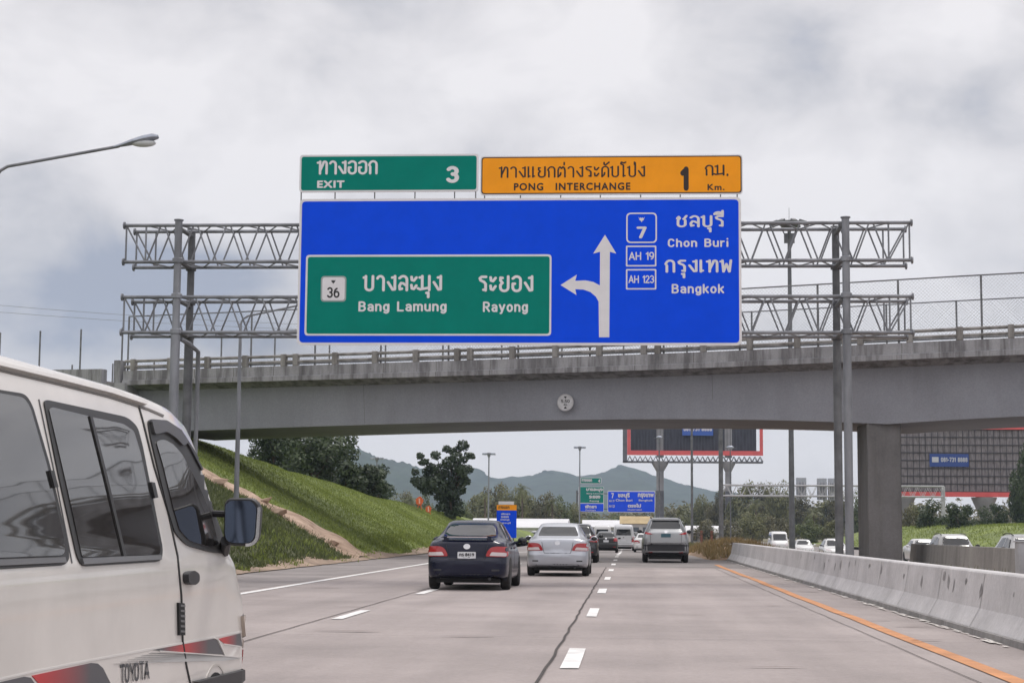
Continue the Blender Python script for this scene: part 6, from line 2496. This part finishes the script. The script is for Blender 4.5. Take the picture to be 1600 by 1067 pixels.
# olive trees and palms across the middle distance
GO = 'olive trees beyond the slope'
protos = [tree('olive_tree', 'x', 'tree', GO, 50 + k, 10, 9 + k, (F_OLIVE, F_OLIVE2, F_MID, F_OLIVE)[k], 4200, .30, 24, .08, .25, 'wide') for k in range(4)]
for q in protos:
    q.location = (0, -240, -40)
used = set()


def put_tree(k, px, Y, ytop, label, wpx=None, zb=-1.0, group=GO, py_base=None):
    q = protos[k] if k not in used else copy_tree(protos[k])
    used.add(k)
    p = at(px, ytop, Y)
    h = p.z - zb
    sz = h / 9.6
    s = (wpx / FOC * Y) / (9 + k) if wpx else sz
    q.location = (p.x, Y, zb)
    q.scale = (s, s, sz)
    q.rotation_euler = (0, 0, rng.uniform(0, 6.28))
    q['label'], q['group'] = label, group
    return q


left_trees = [
    (3, 610, 330, 772, 50, 'pale olive tree at the foot of the left hill right of the dark bushes'),
    (1, 634, 345, 768, 46, 'brownish olive tree between the dark bushes and the lone dark tree'),
    (2, 662, 350, 775, 44, 'green tree low behind the left side of the lone dark tree'),
    (0, 748, 340, 768, 52, 'olive tree just right of the lone dark tree'),
    (1, 775, 350, 756, 56, 'tallest olive tree right of the lone dark tree, below the T mast'),
    (3, 800, 345, 758, 54, 'olive tree above the orange header of the roadside board'),
    (0, 826, 355, 763, 50, 'olive tree right of the roadside board'),
    (1, 852, 350, 770, 48, 'brownish tree above the orange roofed house, left part'),
    (2, 876, 360, 778, 44, 'green tree above the orange roofed house, right part'),
    (3, 895, 365, 786, 36, 'small olive tree left of the narrow green and blue sign'),
    (2, 722, 300, 786, 36, 'small green tree at the foot of the lone dark tree'),
    (2, 925, 500, 803, 60, 'low green tree under the narrow green and blue sign'),
    (2, 965, 505, 804, 60, 'low green tree under the left of the wide blue sign'),
]
for a in left_trees:
    put_tree(a[0], a[1], a[2], a[3], a[5], a[4])
GR = 'trees of the wood beyond the barrier'
right_trees = [
    (1, 1050, 470, 796, 46, 'olive tree right of the wide blue sign'),
    (0, 1075, 465, 786, 50, 'olive tree behind the roof of the grey SUV'),
    (3, 1100, 450, 774, 52, 'olive tree between the thin and the thick lamp post'),
    (1, 1128, 440, 762, 52, 'brown olive tree behind the thick lamp post'),
    (0, 1160, 430, 749, 56, 'tall olive tree at the left end of the far gantry'),
    (1, 1190, 440, 755, 54, 'olive tree in the left bay of the far gantry'),
    (3, 1215, 430, 752, 52, 'tall olive tree left of the high mast light pole'),
    (1, 1255, 440, 772, 54, 'tree below the grey sign backs, left one'),
    (0, 1285, 445, 776, 54, 'tree below the grey sign backs, right one'),
    (1, 1312, 440, 768, 50, 'olive tree behind the right gantry posts'),
    (2, 1345, 430, 770, 50, 'green tree beside the bridge pier, mostly hidden'),
    (3, 1175, 300, 800, 50, 'lower tree in front of the wood left of the high mast light'),
    (1, 1210, 310, 806, 44, 'lower brown tree in front of the wood by the high mast light'),
    (2, 1262, 290, 812, 46, 'bright green bush in front of the wood right of the high mast light'),
    (0, 1298, 300, 810, 40, 'bright olive bush in front of the wood by the gantry posts'),
    (1, 1140, 290, 812, 40, 'low brown tree above the end of the concrete barrier'),
    (1, 1415, 270, 792, 40, 'brown olive tree right of the bridge pier'),
    (0, 1432, 290, 785, 38, 'olive tree left of the white gantry post'),
    (1, 1100, 300, 812, 44, 'low brown tree behind the marker posts'),
]
for a in right_trees:
    put_tree(a[0], a[1], a[2], a[3], a[5], a[4], group=GR)
# dark trees at the right
darks = [tree('dark_tree', 'x', 'tree', 'dark trees under the hoarding', 80 + k, 8, 6, F_DARK, 4600, .20, 20, .02, .2, 'round') for k in range(2)]
for k, (px, Y, yt, w, lab) in enumerate(((1462, 230, 780, 58, 'dark round tree left of the white gantry post'), (1500, 205, 776, 60, 'dark round tree under the middle of the hoarding'), (1530, 215, 790, 40, 'dark tree under the hoarding beside its right column'),
                                         (1590, 235, 716, 50, 'tall dark conical tree at the right edge in front of the hoarding'), (1615, 225, 690, 54, 'tallest dark tree cut off by the right edge'), (1560, 240, 780, 34, 'smaller dark tree at the left foot of the tall tree by the right edge'))):
    q = darks[k] if k < 2 else copy_tree(darks[k % 2])
    zb = 1.4 if px > 1550 else -.4
    p = at(px, yt, Y)
    q.location = (p.x, Y, zb)
    s = w / FOC * Y / 6
    q.scale = (s, s, (p.z - zb) / 7.7)
    q.rotation_euler = (0, 0, k * 1.3)
    q['label'] = lab


# palms
def palm(label, px, Y, ytop, seed, zb=-1.0):
    rg = np.random.default_rng(seed)
    p = at(px, ytop, Y)
    h = p.z - zb - 1.2
    t = thing('palm_tree', label, 'palm tree', (p.x, Y, zb), 0, 'palms among the olive trees')
    MB().tube([(0, 0, -.3), (.2, 0, h * .5), (.1, 0, h)], [.22, .17, .14], 8).build('trunk', M_BARK, t, smooth=True)
    b = MB()
    for i in range(22):
        a = 6.283 * i / 22 + rg.uniform(-.2, .2)
        el = rg.uniform(-.3, 1.1)
        L_ = rg.uniform(2.2, 3.1)
        pts = []
        for j in range(8):
            s = j / 7
            r = L_ * s * math.cos(el) * (1 - .15 * s)
            pts.append(Vector((.1 + r * math.cos(a), r * math.sin(a), h + L_ * s * math.sin(el) - 1.1 * s * s * L_ * .55)))
        for j in range(7):
            tng = (pts[j + 1] - pts[j])
            sd = tng.cross(Vector((0, 0, 1))).normalized()
            for sg in (1, -1):
                for q in (.0, .5):
                    o = pts[j] + tng * q
                    ln = .62 * (1 - abs(j / 7 - .45)) * rg.uniform(.8, 1.1)
                    tip = o + sd * sg * ln + tng * .6 + Vector((0, 0, -.28 * ln))
                    b.add([o, o + tng * .32, tip], [(0, 1, 2)])
    b.build('fronds', foliage('palm_fronds', (.03, .045, .014), (.16, .17, .06), .8), t)


for a in (('palm standing right of the T mast above the roadside board', 815, 330, 755, 1), ('palm above the orange roofed house', 862, 335, 776, 2), ('palm left of the lone dark tree', 640, 300, 770, 3),
          ('palm right of the lone dark tree', 757, 320, 766, 4), ('palm in the wood right of the high mast light', 1270, 300, 790, 5), ('palm in the wood left of the high mast light', 1180, 330, 776, 6), ('palm behind the grey SUV', 1062, 400, 795, 7)):
    palm(*a)

# far wood closing the view at the foot of the hills
rg = np.random.default_rng(99)
cl = []
for i in range(420):
    px = rg.uniform(300, 1750)
    Y = rg.uniform(520, 760)
    p = at(px, 800, Y)
    h = rg.uniform(5, 11) * (1.15 if px > 1050 else .9)
    cl.append((p.x, Y, h * .5, h * .62))
    cl.append((p.x + rg.uniform(-4, 4), Y, h * .2, h * .55))
V, F = crown_leaves(rg, cl, 60000, .75, .6)
tag(fast_mesh('far_wood', V, F, F_OLIVE2), kind='stuff')

# ------------------------------------------------------------------ buildings in the distance
M_WALL = mat('white_render', (.72, .71, .70), .8, var=.12, scale=.15)
M_ROOFW = mat('pale_roof_sheet', (.66, .66, .68), .5, .1, var=.1, scale=.2)
M_TILE = mat('orange_tiles', (.45, .16, .08), .8, var=.25, scale=.4)


def shed(label, xl, xr, yt, Y, depth=26, zb=-1.0, wall=M_WALL, roof=M_ROOFW, name='white_warehouse', cat='building', bays=8):
    a, c_ = at(xl, yt, Y), at(xr, yt, Y)
    w = c_.x - a.x
    h = (a.z + c_.z) / 2 - zb
    t = thing(name, label, cat, ((a.x + c_.x) / 2, Y, zb))
    MB().box(-w / 2, w / 2, 0, depth, 0, h * .62).build('wall', wall, t)
    b = MB()
    e = .6
    b.add([(-w / 2 - e, -e, h * .6), (w / 2 + e, -e, h * .6), (w / 2 + e, depth / 2, h), (-w / 2 - e, depth / 2, h), (-w / 2 - e, depth + e, h * .6), (w / 2 + e, depth + e, h * .6),
           (-w / 2 - e, -e, h * .63), (w / 2 + e, -e, h * .63)], [(6, 7, 2, 3), (3, 2, 5, 4), (0, 1, 7, 6), (0, 6, 3, 4), (1, 5, 2, 7)])
    b.build('roof', roof, t)
    for i in range(bays):
        x = -w / 2 + w * (i + .5) / bays
        q = w / bays * .3
        b = MB().box(x - q, x + q, -.04, -.003, h * .18, h * .44)
        wn = b.build('window', mat('far_window', (.10, .115, .13), .3), t)
    return t


shed('long white warehouse with a low pale roof behind the roadside board and silver sedan', 735, 880, 809, 300, bays=12)
shed('long white warehouse behind the far cars under the blue signs', 884, 1080, 812, 470, bays=12)
shed('low white building right of the grey SUV beyond the weeds', 1078, 1150, 821, 300, 14, bays=5, name='white_building')
shed('small house with an orange tiled roof above the silver sedan', 843, 890, 797, 400, 9, 1.5, mat('house_wall', (.5, .46, .4), .8), M_TILE, 'orange_roofed_house', 'house', 3)
shed('small building with a yellowish roof below the wide blue sign', 972, 1016, 806, 430, 9, 0.0, M_WALL, mat('yellow_roof', (.5, .38, .2), .8, var=.2, scale=.3), 'yellow_roofed_building', 'building', 3)
